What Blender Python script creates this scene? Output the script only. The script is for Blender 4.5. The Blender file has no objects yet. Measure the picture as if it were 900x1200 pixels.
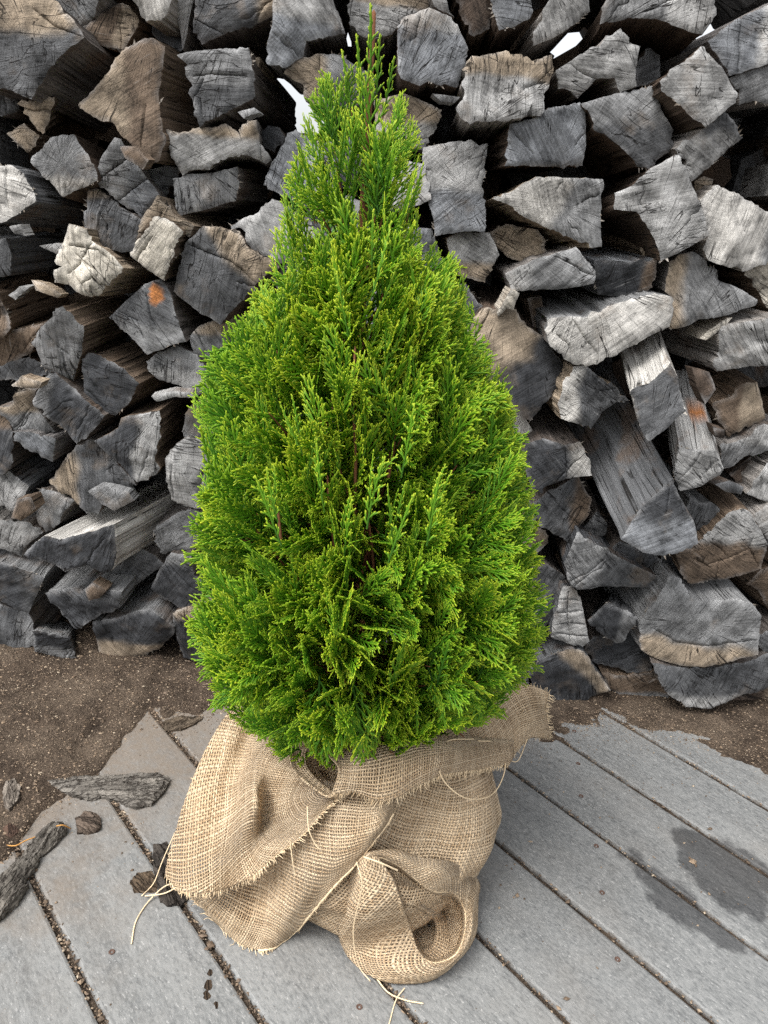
import bpy, bmesh, math, random
import numpy as np
from mathutils import Vector, Matrix, noise
from mathutils.geometry import delaunay_2d_cdt

random.seed(7)
scene = bpy.context.scene
COL = scene.collection

# ------------------------------------------------------------------ camera
F_PX, PITCH, ROLL, CAM_H = 900.0, 0.35911, 0.08026, 0.8732
_R = Vector((1, 0, 0)); _U = Vector((0, math.sin(PITCH), math.cos(PITCH))); _F = Vector((0, math.cos(PITCH), -math.sin(PITCH)))
C_RIGHT = _R * math.cos(ROLL) + _U * math.sin(ROLL)
C_UP = -_R * math.sin(ROLL) + _U * math.cos(ROLL)
CAM = Vector((0, 0, CAM_H))
cam_data = bpy.data.cameras.new('camera'); cam = bpy.data.objects.new('camera', cam_data); COL.objects.link(cam)
m = Matrix.Identity(4)
for i in range(3):
    m[i][0] = C_RIGHT[i]; m[i][1] = C_UP[i]; m[i][2] = -_F[i]; m[i][3] = CAM[i]
cam.matrix_world = m
cam_data.sensor_fit = 'VERTICAL'; cam_data.sensor_height = 36.0; cam_data.sensor_width = 27.0
cam_data.lens = 36.0 * F_PX / 1200.0
cam_data.clip_start = 0.02; cam_data.clip_end = 3000.0
scene.camera = cam

# ------------------------------------------------------------------ light: bright overcast
SUN_EL, SUN_AZ = math.radians(58), math.radians(-128)     # azimuth from +Y, clockwise
world = bpy.data.worlds.new('World'); scene.world = world; world.use_nodes = True
nt = world.node_tree; nt.nodes.clear()
wo = nt.nodes.new('ShaderNodeOutputWorld'); bg = nt.nodes.new('ShaderNodeBackground')
sky = nt.nodes.new('ShaderNodeTexSky'); sky.sky_type = 'NISHITA'; sky.sun_disc = False
sky.sun_elevation = SUN_EL; sky.sun_rotation = SUN_AZ; sky.dust_density = 4.0; sky.air_density = 1.0
hs = nt.nodes.new('ShaderNodeHueSaturation'); hs.inputs['Saturation'].default_value = 0.18
nt.links.new(sky.outputs[0], hs.inputs['Color']); nt.links.new(hs.outputs[0], bg.inputs[0]); nt.links.new(bg.outputs[0], wo.inputs[0])
bg.inputs[1].default_value = 0.15
sd = bpy.data.lights.new('sun', 'SUN'); sd.energy = 1.3; sd.angle = math.radians(28); sd.color = (1.0, 0.98, 0.95)
sun = bpy.data.objects.new('sun', sd); COL.objects.link(sun)
sdir = Vector((math.sin(SUN_AZ) * math.cos(SUN_EL), math.cos(SUN_AZ) * math.cos(SUN_EL), math.sin(SUN_EL)))
sun.rotation_euler = sdir.to_track_quat('Z', 'Y').to_euler(); sun.location = (0, 0, 5)
scene.view_settings.view_transform = 'Standard'; scene.view_settings.look = 'None'
scene.view_settings.gamma = 1.0; scene.view_settings.use_curve_mapping = False
scene.view_settings.exposure = 0.95
scene.render.engine = 'CYCLES'
scene.cycles.use_denoising = False; scene.cycles.max_bounces = 6; scene.cycles.transparent_max_bounces = 16

# ------------------------------------------------------------------ pixel helpers (a pixel is only a direction)
def ray(px, py):
    return _F + C_RIGHT * ((px - 450) / F_PX) + C_UP * ((600 - py) / F_PX)
def at_y(px, py, y):
    d = ray(px, py); return CAM + d * (y / d.y)
def on_ground(px, py, z=0.0):
    d = ray(px, py); return CAM + d * ((z - CAM_H) / d.z)
def on_plane(px, py, p0, n):
    d = ray(px, py); return CAM + d * ((p0 - CAM).dot(n) / d.dot(n))
def to_px(p):
    v = p - CAM; z = v.dot(_F); return 450 + F_PX * v.dot(C_RIGHT) / z, 600 - F_PX * v.dot(C_UP) / z
def fbm(p, o=3):
    return noise.fractal(p, 1.0, 2.0, o)          # about -1..1
def sstep(a, b, x):
    t = min(1.0, max(0.0, (x - a) / (b - a))); return t * t * (3 - 2 * t)

# ------------------------------------------------------------------ object helpers
def tag(o, label=None, cat=None, group=None, kind=None):
    if label: o['label'] = label
    if cat: o['category'] = cat
    if group: o['group'] = group
    if kind: o['kind'] = kind
    return o
def empty(name, loc=(0, 0, 0)):
    o = bpy.data.objects.new(name, None); o.empty_display_size = 0.02; o.location = loc; COL.objects.link(o); return o
def link(name, me, mat=None, parent=None):
    o = bpy.data.objects.new(name, me); COL.objects.link(o)
    if mat is not None and not me.materials: me.materials.append(mat)
    if parent is not None:
        o.parent = parent
        o.matrix_parent_inverse = Matrix.Translation(-Vector(parent.location)) if parent.parent is None else Matrix.Identity(4)
    return o
def mesh(name, verts, faces, smooth=True, uv=None, col=None, attr=None):
    me = bpy.data.meshes.new(name); me.from_pydata([tuple(v) for v in verts], [], faces)
    if smooth: me.polygons.foreach_set('use_smooth', [True] * len(me.polygons))
    li = np.empty(len(me.loops), dtype=np.int32); me.loops.foreach_get('vertex_index', li)
    if uv is not None:
        u = me.uv_layers.new(name='UVMap'); u.data.foreach_set('uv', np.asarray(uv, dtype=np.float32)[li].ravel())
    if col is not None:
        c = me.color_attributes.new('tone', 'FLOAT_COLOR', 'POINT')
        a = np.ones((len(verts), 4), dtype=np.float32); a[:, :3] = np.asarray(col, dtype=np.float32); c.data.foreach_set('color', a.ravel())
    if attr is not None:
        for k, v in attr.items():
            t = me.attributes.new(k, 'FLOAT', 'POINT'); t.data.foreach_set('value', np.asarray(v, dtype=np.float32))
    me.update(); return me

# ------------------------------------------------------------------ node helpers
class N:
    def __init__(s, name):
        s.m = bpy.data.materials.new(name); s.m.use_nodes = True; s.t = s.m.node_tree; s.t.nodes.clear()
        s.out = s.n('ShaderNodeOutputMaterial')
    def n(s, kind, **kw):
        x = s.t.nodes.new(kind)
        for k, v in kw.items(): setattr(x, k, v)
        return x
    def set(s, sock, v):
        if hasattr(v, 'default_value') or isinstance(v, bpy.types.NodeSocket): s.t.links.new(v, sock)
        else: sock.default_value = v
    def math(s, op, a, b=None, c=None, clamp=False):
        x = s.n('ShaderNodeMath', operation=op, use_clamp=clamp); s.set(x.inputs[0], a)
        if b is not None: s.set(x.inputs[1], b)
        if c is not None: s.set(x.inputs[2], c)
        return x.outputs[0]
    def vmath(s, op, a, b=None):
        x = s.n('ShaderNodeVectorMath', operation=op); s.set(x.inputs[0], a)
        if b is not None: s.set(x.inputs[1], b)
        return x.outputs['Value'] if op in ('LENGTH', 'DOT_PRODUCT') else x.outputs[0]
    def noise(s, vec, scale, detail=4.0, rough=0.55, dist=0.0):
        x = s.n('ShaderNodeTexNoise'); s.set(x.inputs['Vector'], vec); s.set(x.inputs['Scale'], scale)
        x.inputs['Detail'].default_value = detail; x.inputs['Roughness'].default_value = rough; x.inputs['Distortion'].default_value = dist
        return x.outputs[0]
    def voro(s, vec, scale, feature='F1'):
        x = s.n('ShaderNodeTexVoronoi', feature=feature); s.set(x.inputs['Vector'], vec); s.set(x.inputs['Scale'], scale); return x
    def ramp(s, v, lo, hi, a=0.0, b=1.0):
        x = s.n('ShaderNodeMapRange', clamp=True, interpolation_type='SMOOTHSTEP')
        s.set(x.inputs[0], v); s.set(x.inputs[1], lo); s.set(x.inputs[2], hi); s.set(x.inputs[3], a); s.set(x.inputs[4], b); return x.outputs[0]
    def mix(s, f, a, b, mode='MIX'):
        x = s.n('ShaderNodeMix', data_type='RGBA', blend_type=mode)
        s.set(x.inputs[0], f); s.set(x.inputs[6], a if not isinstance(a, tuple) else (*a, 1)[:4]); s.set(x.inputs[7], b if not isinstance(b, tuple) else (*b, 1)[:4]); return x.outputs[2]
    def comb(s, x, y, z=0.0):
        c = s.n('ShaderNodeCombineXYZ'); s.set(c.inputs[0], x); s.set(c.inputs[1], y); s.set(c.inputs[2], z); return c.outputs[0]
    def sep(s, v):
        c = s.n('ShaderNodeSeparateXYZ'); s.set(c.inputs[0], v); return c.outputs
    def attr(s, name, out='Fac'):
        x = s.n('ShaderNodeAttribute', attribute_name=name); return x.outputs[out]
    def uv(s): return s.n('ShaderNodeTexCoord').outputs['UV']
    def objc(s): return s.n('ShaderNodeTexCoord').outputs['Object']
    def pos(s): return s.n('ShaderNodeNewGeometry').outputs['Position']
    def rnd(s): return s.n('ShaderNodeObjectInfo').outputs['Random']
    def bump(s, h, strength, dist, normal=None):
        x = s.n('ShaderNodeBump'); x.inputs['Strength'].default_value = strength; x.inputs['Distance'].default_value = dist
        s.set(x.inputs['Height'], h)
        if normal is not None: s.set(x.inputs['Normal'], normal)
        return x.outputs[0]
    def bsdf(s, color, rough=0.85, normal=None, spec=0.3, **kw):
        x = s.n('ShaderNodeBsdfPrincipled'); s.set(x.inputs['Base Color'], color if not isinstance(color, tuple) else (*color, 1)[:4])
        s.set(x.inputs['Roughness'], rough); x.inputs['Specular IOR Level'].default_value = spec
        if normal is not None: s.set(x.inputs['Normal'], normal)
        for k, v in kw.items(): s.set(x.inputs[k], v)
        return x.outputs[0]
    def done(s, sh): s.t.links.new(sh, s.out.inputs[0]); return s.m
# ------------------------------------------------------------------ materials
def mat_cut_end():
    k = N('weathered_end_grain'); uv = k.uv(); rn = k.rnd()
    x, y, _ = k.sep(uv)
    off = k.math('MULTIPLY', rn, 37.0)
    p3 = k.comb(x, y, off)
    wob = k.math('MULTIPLY', k.noise(p3, 22.0, 3.0), 0.022)
    r = k.math('ADD', k.vmath('LENGTH', uv), wob)
    ang = k.math('ADD', k.math('ARCTAN2', y, x), k.math('MULTIPLY', k.math('SUBTRACT', k.noise(p3, 30.0, 2.0), 0.5), 0.05))
    # growth rings
    ring = k.math('SINE', k.math('MULTIPLY', r, k.math('ADD', 850.0, k.math('MULTIPLY', rn, 800.0))))
    ringv = k.noise(k.comb(k.math('MULTIPLY', r, 90.0), off), 1.0, 4.0)
    # saw marks : fine straight scratches in one direction per log
    sa = k.math('MULTIPLY', rn, 3.14159 * 7); cs = k.math('COSINE', sa); sn = k.math('SINE', sa)
    u2 = k.math('ADD', k.math('MULTIPLY', x, cs), k.math('MULTIPLY', y, sn)); v2 = k.math('SUBTRACT', k.math('MULTIPLY', y, cs), k.math('MULTIPLY', x, sn))
    saw = k.noise(k.comb(k.math('MULTIPLY', u2, 240.0), k.math('MULTIPLY', v2, 14.0), off), 1.0, 5.0, 0.65)
    sawb = k.noise(k.comb(k.math('MULTIPLY', u2, 75.0), k.math('MULTIPLY', v2, 7.0), off), 1.0, 3.0, 0.6)
    # radial fibre pattern and checks
    rad = k.noise(k.comb(k.math('MULTIPLY', ang, 34.0), k.math('MULTIPLY', r, 16.0), off), 1.0, 5.0, 0.65)
    cn = k.noise(k.comb(k.math('MULTIPLY', ang, 9.0), k.math('MULTIPLY', r, 5.0), k.math('ADD', off, 3.0)), 1.0, 2.0, 0.5)
    cm = k.math('ABSOLUTE', k.math('SUBTRACT', cn, 0.5))
    patch = k.noise(p3, 13.0, 2.0)
    crack = k.math('MULTIPLY', k.ramp(cm, 0.003, 0.010, 1.0, 0.0), k.ramp(patch, 0.50, 0.58))
    mot2 = k.noise(p3, 15.0, 3.0)
    # cross checks (little square cracks) on the very weathered ones
    q1 = k.math('ABSOLUTE', k.math('SUBTRACT', k.noise(k.comb(k.math('MULTIPLY', u2, 70.0), k.math('MULTIPLY', v2, 9.0), k.math('ADD', off, 1.5)), 1.0, 2.0, 0.45), 0.5))
    q2 = k.math('ABSOLUTE', k.math('SUBTRACT', k.noise(k.comb(k.math('MULTIPLY', u2, 16.0), k.math('MULTIPLY', v2, 75.0), k.math('ADD', off, 6.5)), 1.0, 2.0, 0.45), 0.5))
    chk = k.math('MAXIMUM', k.math('MULTIPLY', k.ramp(q1, 0.002, 0.014, 1.0, 0.0), k.ramp(mot2, 0.46, 0.56)), k.math('MULTIPLY', k.ramp(q2, 0.001, 0.008, 1.0, 0.0), k.ramp(mot2, 0.52, 0.62)))
    chk = k.math('MULTIPLY', chk, k.ramp(k.math('FRACT', k.math('MULTIPLY', rn, 13.7)), 0.25, 0.6, 0.15, 1.0))
    crack = k.math('MAXIMUM', crack, k.math('MULTIPLY', chk, 0.8))
    mott = k.noise(p3, 26.0, 5.0, 0.62)
    fine = k.noise(p3, 320.0, 3.0, 0.7)
    base = k.attr('tone', 'Color')
    val = k.math('ADD', k.ramp(mott, 0.28, 0.72, 0.50, 1.45), k.math('MULTIPLY', k.math('SUBTRACT', saw, 0.5), 1.7))
    val = k.math('ADD', val, k.math('MULTIPLY', k.math('SUBTRACT', sawb, 0.5), 0.65))
    val = k.math('ADD', val, k.math('MULTIPLY', k.math('SUBTRACT', rad, 0.5), 0.75))
    val = k.math('ADD', val, k.math('MULTIPLY', ring, k.ramp(k.noise(p3, 11.0, 2.0), 0.4, 0.7, 0.02, 0.13)))
    val = k.math('ADD', val, k.math('MULTIPLY', k.math('SUBTRACT', ringv, 0.5), 0.55))
    val = k.math('ADD', val, k.math('MULTIPLY', k.math('SUBTRACT', fine, 0.5), 0.8))
    val = k.math('MAXIMUM', val, 0.18)
    c = k.mix(1.0, base, k.comb(val, val, val), 'MULTIPLY')
    # pale bleached scratches
    sc = k.math('MULTIPLY', k.ramp(saw, 0.60, 0.75), k.ramp(patch, 0.42, 0.6))
    c = k.mix(k.math('MULTIPLY', sc, 0.55), c, (0.42, 0.415, 0.405))
    # tan stain
    st = k.ramp(k.noise(k.comb(x, y, k.math('ADD', off, 9.0)), 14.0, 4.0, 0.6), 0.56, 0.72)
    c = k.mix(k.math('MULTIPLY', st, 0.32), c, (0.235, 0.18, 0.13))
    c = k.mix(k.math('MULTIPLY', crack, 0.93), c, (0.012, 0.010, 0.009))
    h = k.math('ADD', k.math('MULTIPLY', saw, 0.40), k.math('MULTIPLY', rad, 0.55))
    h = k.math('ADD', h, k.math('MULTIPLY', mott, 0.75)); h = k.math('ADD', h, k.math('MULTIPLY', fine, 0.15))
    h = k.math('SUBTRACT', h, k.math('MULTIPLY', crack, 2.0))
    return k.done(k.bsdf(c, 0.86, k.bump(h, 0.95, 0.0036), 0.25))
def mat_flank():
    k = N('weathered_split_grain'); uv = k.uv(); rn = k.rnd(); off = k.math('MULTIPLY', rn, 53.0)
    x, y, _ = k.sep(uv)                       # x round the log, y along it, metres
    w = k.math('MULTIPLY', k.noise(k.comb(k.math('MULTIPLY', x, 8.0), k.math('MULTIPLY', y, 4.0), off), 1.0, 2.0), 0.012)
    xw = k.math('ADD', x, w)
    fib = k.noise(k.comb(k.math('MULTIPLY', xw, 260.0), k.math('MULTIPLY', y, 9.0), off), 1.0, 5.0, 0.68)
    fb2 = k.noise(k.comb(k.math('MULTIPLY', xw, 60.0), k.math('MULTIPLY', y, 5.0), off), 1.0, 4.0, 0.6)
    cm = k.math('ABSOLUTE', k.math('SUBTRACT', k.noise(k.comb(k.math('MULTIPLY', xw, 55.0), k.math('MULTIPLY', y, 1.6), k.math('ADD', off, 5.0)), 1.0, 1.0), 0.5))
    crack = k.math('MULTIPLY', k.ramp(cm, 0.002, 0.016, 1.0, 0.0), k.ramp(k.noise(k.comb(x, y, off), 24.0, 2.0), 0.4, 0.6))
    base = k.attr('tone', 'Color')
    val = k.math('ADD', k.math('MULTIPLY', fib, 2.1), k.math('MULTIPLY', fb2, 1.3)); val = k.math('SUBTRACT', val, 0.70)
    val = k.math('MAXIMUM', val, 0.12)
    c = k.mix(1.0, base, k.comb(val, val, val), 'MULTIPLY')
    c = k.mix(k.ramp(k.noise(k.comb(x, y, off), 17.0, 3.0), 0.52, 0.7, 0.0, 0.55), c, (0.12, 0.078, 0.05))
    c = k.mix(k.math('MULTIPLY', crack, 0.9), c, (0.012, 0.010, 0.008))
    h = k.math('SUBTRACT', k.math('ADD', fib, k.math('MULTIPLY', fb2, 1.4)), k.math('MULTIPLY', crack, 1.6))
    return k.done(k.bsdf(c, 0.9, k.bump(h, 0.9, 0.004), 0.2))
def mat_plank():
    k = N('grey_composite_board'); p = k.pos(); uv = k.objc(); rn = k.rnd()
    x, y, z = k.sep(uv)                       # x across, y along
    off = k.math('MULTIPLY', rn, 41.0)
    v = k.comb(x, y, off)
    gr = k.noise(k.comb(k.math('MULTIPLY', x, 300.0), k.math('MULTIPLY', y, 110.0), off), 1.0, 5.0, 0.7)
    gb = k.noise(k.comb(k.math('MULTIPLY', x, 28.0), k.math('MULTIPLY', y, 4.0), off), 1.0, 4.0, 0.6)
    fl = k.noise(k.comb(k.math('MULTIPLY', x, 480.0), k.math('MULTIPLY', y, 160.0), off), 1.0, 2.0, 0.5)
    big = k.noise(p, 5.0, 5.0, 0.6)
    c = k.mix(k.ramp(gb, 0.3, 0.7), (0.145, 0.149, 0.147), (0.215, 0.219, 0.214))
    c = k.mix(k.ramp(rn, 0.0, 1.0, 0.0, 0.30), c, (0.155, 0.162, 0.166))
    c = k.mix(k.math('MULTIPLY', k.ramp(gr, 0.42, 0.66), 0.55), c, (0.30, 0.30, 0.292))
    c = k.mix(k.ramp(gr, 0.30, 0.48, 0.55, 0.0), c, (0.065, 0.067, 0.07))
    c = k.mix(k.math('MULTIPLY', k.ramp(fl, 0.63, 0.72), 0.6), c, (0.45, 0.445, 0.43))
    c = k.mix(k.math('MULTIPLY', k.ramp(k.voro(v, 95.0).outputs['Distance'], 0.05, 0.11, 1.0, 0.0), 0.5), c, (0.075, 0.065, 0.055))
    # dust trodden over the boards, thicker towards the bare soil
    px, py, pz = k.sep(p)
    side = k.math('ADD', k.math('MULTIPLY', px, -0.75), k.math('MULTIPLY', py, 0.9))
    dn = k.noise(p, 11.0, 6.0, 0.65)
    dust = k.ramp(k.math('ADD', side, k.math('MULTIPLY', k.math('SUBTRACT', dn, 0.5), 0.9)), 0.80, 1.30)
    dust = k.math('MULTIPLY', dust, k.ramp(k.noise(p, 60.0, 4.0, 0.7), 0.2, 0.6, 0.45, 1.0))
    c = k.mix(k.math('MULTIPLY', dust, 0.80), c, (0.20, 0.16, 0.122))
    c = k.mix(k.ramp(big, 0.45, 0.75, 0.0, 0.35), c, (0.225, 0.205, 0.18))
    # grit dirt along board edges
    ed = k.ramp(k.math('ADD', k.math('ABSOLUTE', x), k.math('MULTIPLY', k.math('SUBTRACT', k.noise(v, 45.0, 4.0), 0.5), 0.014)), 0.0655, 0.072)
    c = k.mix(k.math('MULTIPLY', ed, 0.7), c, (0.085, 0.065, 0.048))
    # spilt water: damp patches with a shape of their own
    wx = None
    wn = k.math('MULTIPLY', k.math('SUBTRACT', k.noise(p, 24.0, 4.0), 0.5), 0.05)
    for (cx, cy, ca, rx, ry) in WET:
        dx = k.math('SUBTRACT', px, cx); dy = k.math('SUBTRACT', py, cy); c_, s_ = math.cos(ca), math.sin(ca)
        a = k.math('DIVIDE', k.math('ADD', k.math('MULTIPLY', dx, c_), k.math('MULTIPLY', dy, s_)), rx)
        b = k.math('DIVIDE', k.math('SUBTRACT', k.math('MULTIPLY', dy, c_), k.math('MULTIPLY', dx, s_)), ry)
        e = k.math('MULTIPLY', k.math('SUBTRACT', k.vmath('LENGTH', k.comb(a, b)), 1.0), min(rx, ry))
        wx = e if wx is None else k.math('MINIMUM', wx, e)
    wet = k.ramp(k.math('ADD', wx, wn), -0.005, 0.006, 1.0, 0.0)
    c = k.mix(wet, c, k.mix(1.0, c, (0.41, 0.41, 0.42), 'MULTIPLY'))
    rough = k.math('SUBTRACT', 0.62, k.math('MULTIPLY', wet, 0.20))
    h = k.math('ADD', gr, k.math('MULTIPLY', gb, 0.4))
    return k.done(k.bsdf(c, rough, k.bump(h, 0.35, 0.0012), 0.4))
def mat_soil(name, a, b, fleck):
    k = N(name); p = k.pos()
    g = k.noise(p, 260.0, 4.0, 0.7); m_ = k.noise(p, 30.0, 6.0, 0.65); l = k.noise(p, 6.0, 5.0, 0.6)
    c = k.mix(k.ramp(m_, 0.32, 0.68), a, b)
    c = k.mix(k.ramp(l, 0.44, 0.66, 0.0, 0.7), c, fleck)
    vv = k.math('MAXIMUM', k.math('ADD', -0.25, k.math('MULTIPLY', g, 2.5)), 0.15); c = k.mix(1.0, c, k.comb(vv, vv, vv), 'MULTIPLY')
    sp = k.voro(p, 210.0); c = k.mix(k.math('MULTIPLY', k.ramp(sp.outputs['Distance'], 0.12, 0.24, 1.0, 0.0), k.ramp(k.sep(sp.outputs['Color'])[0], 0.72, 0.8)), c, (0.40, 0.32, 0.24))
    h = k.math('ADD', k.math('MULTIPLY', g, 1.0), k.math('MULTIPLY', m_, 2.5))
    return k.done(k.bsdf(c, 0.95, k.bump(h, 1.0, 0.007), 0.15))
def mat_bark():
    k = N('weathered_bark'); p = k.objc()
    x, y, z = k.sep(p)
    p = k.comb(k.math('MULTIPLY', x, 0.22), y, k.math('MULTIPLY', z, 0.6)); l = k.noise(p, 110.0, 6.0, 0.7, 0.6); f = k.noise(p, 420.0, 3.0, 0.7)
    cr = k.math('ABSOLUTE', k.math('SUBTRACT', k.noise(p, 130.0, 2.0), 0.5))
    c = k.mix(k.ramp(l, 0.3, 0.7), (0.055, 0.05, 0.045), (0.25, 0.235, 0.215))
    c = k.mix(k.ramp(cr, 0.0, 0.05, 0.8, 0.0), c, (0.03, 0.024, 0.02))
    base = k.attr('tone', 'Color'); c = k.mix(1.0, c, base, 'MULTIPLY')
    h = k.math('ADD', l, k.math('ADD', k.math('MULTIPLY', f, 0.3), k.ramp(cr, 0.0, 0.08, 0.0, 0.6)))
    return k.done(k.bsdf(c, 0.9, k.bump(h, 0.9, 0.004), 0.25))
def mat_plain(name, c, rough=0.8, var=0.35, scale=80.0):
    k = N(name); n_ = k.noise(k.objc(), scale, 4.0, 0.6); v = k.math('ADD', 1.0 - var, k.math('MULTIPLY', n_, 2 * var))
    return k.done(k.bsdf(k.mix(1.0, c, k.comb(v, v, v), 'MULTIPLY'), rough, k.bump(n_, 0.4, 0.002), 0.3))
def mat_pebble():
    k = N('loose_grit'); c = k.attr('tone', 'Color'); n_ = k.noise(k.pos(), 400.0, 3.0)
    return k.done(k.bsdf(k.mix(k.ramp(n_, 0.3, 0.7, 0.0, 0.4), c, (0.08, 0.06, 0.045)), 0.9, None, 0.2))
def mat_foliage():
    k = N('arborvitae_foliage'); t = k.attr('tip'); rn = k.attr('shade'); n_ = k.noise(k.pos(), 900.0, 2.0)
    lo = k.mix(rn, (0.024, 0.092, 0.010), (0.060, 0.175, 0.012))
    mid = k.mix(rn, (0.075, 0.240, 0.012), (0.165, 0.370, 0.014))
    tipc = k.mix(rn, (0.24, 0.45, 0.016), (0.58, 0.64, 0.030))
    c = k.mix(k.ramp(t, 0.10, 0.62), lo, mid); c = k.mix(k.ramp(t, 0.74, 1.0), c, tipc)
    v = k.math('ADD', 0.72, k.math('MULTIPLY', n_, 0.56)); c = k.mix(1.0, c, k.comb(v, v, v), 'MULTIPLY')
    sh = k.bsdf(c, 0.48, None, 0.4)
    tr = k.n('ShaderNodeBsdfTranslucent'); k.set(tr.inputs[0], k.mix(1.0, c, (1.0, 1.15, 0.6), 'MULTIPLY'))
    mx = k.n('ShaderNodeMixShader'); mx.inputs[0].default_value = 0.33; k.t.links.new(sh, mx.inputs[1]); k.t.links.new(tr.outputs[0], mx.inputs[2])
    return k.done(mx.outputs[0])
def mat_burlap():
    k = N('jute_burlap'); uv = k.uv(); x, y, _ = k.sep(uv)
    PITCHM = 0.0034
    wob = k.math('MULTIPLY', k.math('SUBTRACT', k.noise(k.comb(x, y), 20.0, 2.0), 0.5), 0.005)
    wob2 = k.math('MULTIPLY', k.math('SUBTRACT', k.noise(k.comb(y, x, 4.0), 20.0, 2.0), 0.5), 0.005)
    fx = k.math('DIVIDE', k.math('ADD', x, wob), PITCHM); fy = k.math('DIVIDE', k.math('ADD', y, wob2), PITCHM)
    # thread thickness varies from thread to thread
    tx = k.math('FLOOR', fx); ty = k.math('FLOOR', fy)
    wn = k.n('ShaderNodeTexWhiteNoise', noise_dimensions='1D'); k.set(wn.inputs['W'], tx); rx = wn.outputs['Value']
    wm = k.n('ShaderNodeTexWhiteNoise', noise_dimensions='1D'); k.set(wm.inputs['W'], k.math('ADD', ty, 517.3)); ry = wm.outputs['Value']
    hx = k.math('ABSOLUTE', k.math('SUBTRACT', k.math('FRACT', fx), 0.5)); hy = k.math('ABSOLUTE', k.math('SUBTRACT', k.math('FRACT', fy), 0.5))
    wx = k.math('ADD', 0.21, k.math('MULTIPLY', rx, 0.17)); wy = k.math('ADD', 0.21, k.math('MULTIPLY', ry, 0.17))
    dens = k.ramp(k.noise(k.comb(x, y), 9.0, 3.0), 0.35, 0.7, 0.0, 0.16)
    wx = k.math('ADD', wx, dens); wy = k.math('ADD', wy, dens)
    mx_ = k.ramp(k.math('SUBTRACT', wx, hx), -0.06, 0.06); my_ = k.ramp(k.math('SUBTRACT', wy, hy), -0.06, 0.06)
    cover = k.math('MAXIMUM', mx_, my_)
    par = k.math('PINGPONG', k.math('ADD', tx, ty), 1.0)          # 0 / 1: over / under
    zx = k.math('MULTIPLY', mx_, k.math('ADD', k.math('SUBTRACT', 1.0, k.math('POWER', k.math('DIVIDE', hx, wx), 2.0)), k.math('MULTIPLY', par, 0.7)))
    zy = k.math('MULTIPLY', my_, k.math('ADD', k.math('SUBTRACT', 1.0, k.math('POWER', k.math('DIVIDE', hy, wy), 2.0)), k.math('MULTIPLY', k.math('SUBTRACT', 1.0, par), 0.7)))
    top = k.math('GREATER_THAN', zx, zy); h = k.math('MAXIMUM', zx, zy)
    slub = k.noise(k.comb(k.math('MULTIPLY', fx, 1.0), k.math('MULTIPLY', fy, 0.12)), 1.0, 3.0); slub2 = k.noise(k.comb(k.math('MULTIPLY', fx, 0.12), fy, 7.0), 1.0, 3.0)
    sl = k.math('ADD', k.math('MULTIPLY', top, slub), k.math('MULTIPLY', k.math('SUBTRACT', 1.0, top), slub2))
    tr_ = k.math('ADD', k.math('MULTIPLY', top, rx), k.math('MULTIPLY', k.math('SUBTRACT', 1.0, top), ry))
    c = k.mix(k.ramp(sl, 0.25, 0.75), (0.54, 0.36, 0.195), (0.86, 0.65, 0.41))
    c = k.mix(k.math('MULTIPLY', tr_, 0.45), c, (0.95, 0.80, 0.58))
    blot = k.noise(k.comb(x, y), 16.0, 4.0, 0.6); c = k.mix(k.ramp(blot, 0.42, 0.75, 0.0, 0.45), c, (0.42, 0.27, 0.14))
    b = k.n('ShaderNodeBsdfPrincipled'); k.set(b.inputs['Base Color'], c); b.inputs['Roughness'].default_value = 0.92; b.inputs['Specular IOR Level'].default_value = 0.15
    k.set(b.inputs['Normal'], k.bump(h, 1.0, 0.0020)); b.inputs['Sheen Weight'].default_value = 0.15
    tl = k.n('ShaderNodeBsdfTranslucent'); k.set(tl.inputs[0], c)
    m1 = k.n('ShaderNodeMixShader'); m1.inputs[0].default_value = 0.16; k.t.links.new(b.outputs[0], m1.inputs[1]); k.t.links.new(tl.outputs[0], m1.inputs[2])
    tp = k.n('ShaderNodeBsdfTransparent')
    m2 = k.n('ShaderNodeMixShader'); k.set(m2.inputs[0], k.math('MULTIPLY', k.math('SUBTRACT', 1.0, cover), 1.0))
    k.t.links.new(m1.outputs[0], m2.inputs[1]); k.t.links.new(tp.outputs[0], m2.inputs[2])
    return k.done(m2.outputs[0])

_a, _b = on_ground(800, 1030), on_ground(755, 1058)
WET = []
for (p0, p1, ry) in (((800, 975), (895, 1075), 0.052), ((738, 1005), (840, 1095), 0.024), ((765, 1050), (870, 1110), 0.022), ((850, 990), (905, 1050), 0.04)):
    g0, g1 = on_ground(*p0), on_ground(*p1); v = g1 - g0
    WET.append(((g0.x + g1.x) / 2, (g0.y + g1.y) / 2, math.atan2(v.y, v.x), v.length / 2, ry))
M_END, M_FLANK, M_PLANK, M_BARK = mat_cut_end(), mat_flank(), mat_plank(), mat_bark()
M_SOIL = mat_soil('bare_soil', (0.052, 0.038, 0.028), (0.115, 0.085, 0.062), (0.185, 0.142, 0.104))
M_JOINT = mat_soil('joint_dirt', (0.045, 0.034, 0.026), (0.10, 0.075, 0.055), (0.12, 0.09, 0.065))
M_GRIT, M_LEAF, M_BURLAP = mat_pebble(), mat_foliage(), mat_burlap()
M_STEM = mat_plain('red_brown_stem', (0.17, 0.068, 0.03), 0.8, 0.4, 200.0)
M_TWINE = mat_plain('jute_fibre', (0.84, 0.66, 0.43), 0.9, 0.25, 300.0)
M_SCREW = mat_plain('rusty_screw', (0.10, 0.06, 0.045), 0.6, 0.4, 300.0)
M_ROOT = mat_plain('root_ball_earth', (0.045, 0.03, 0.02), 0.95, 0.4, 60.0)
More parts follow.
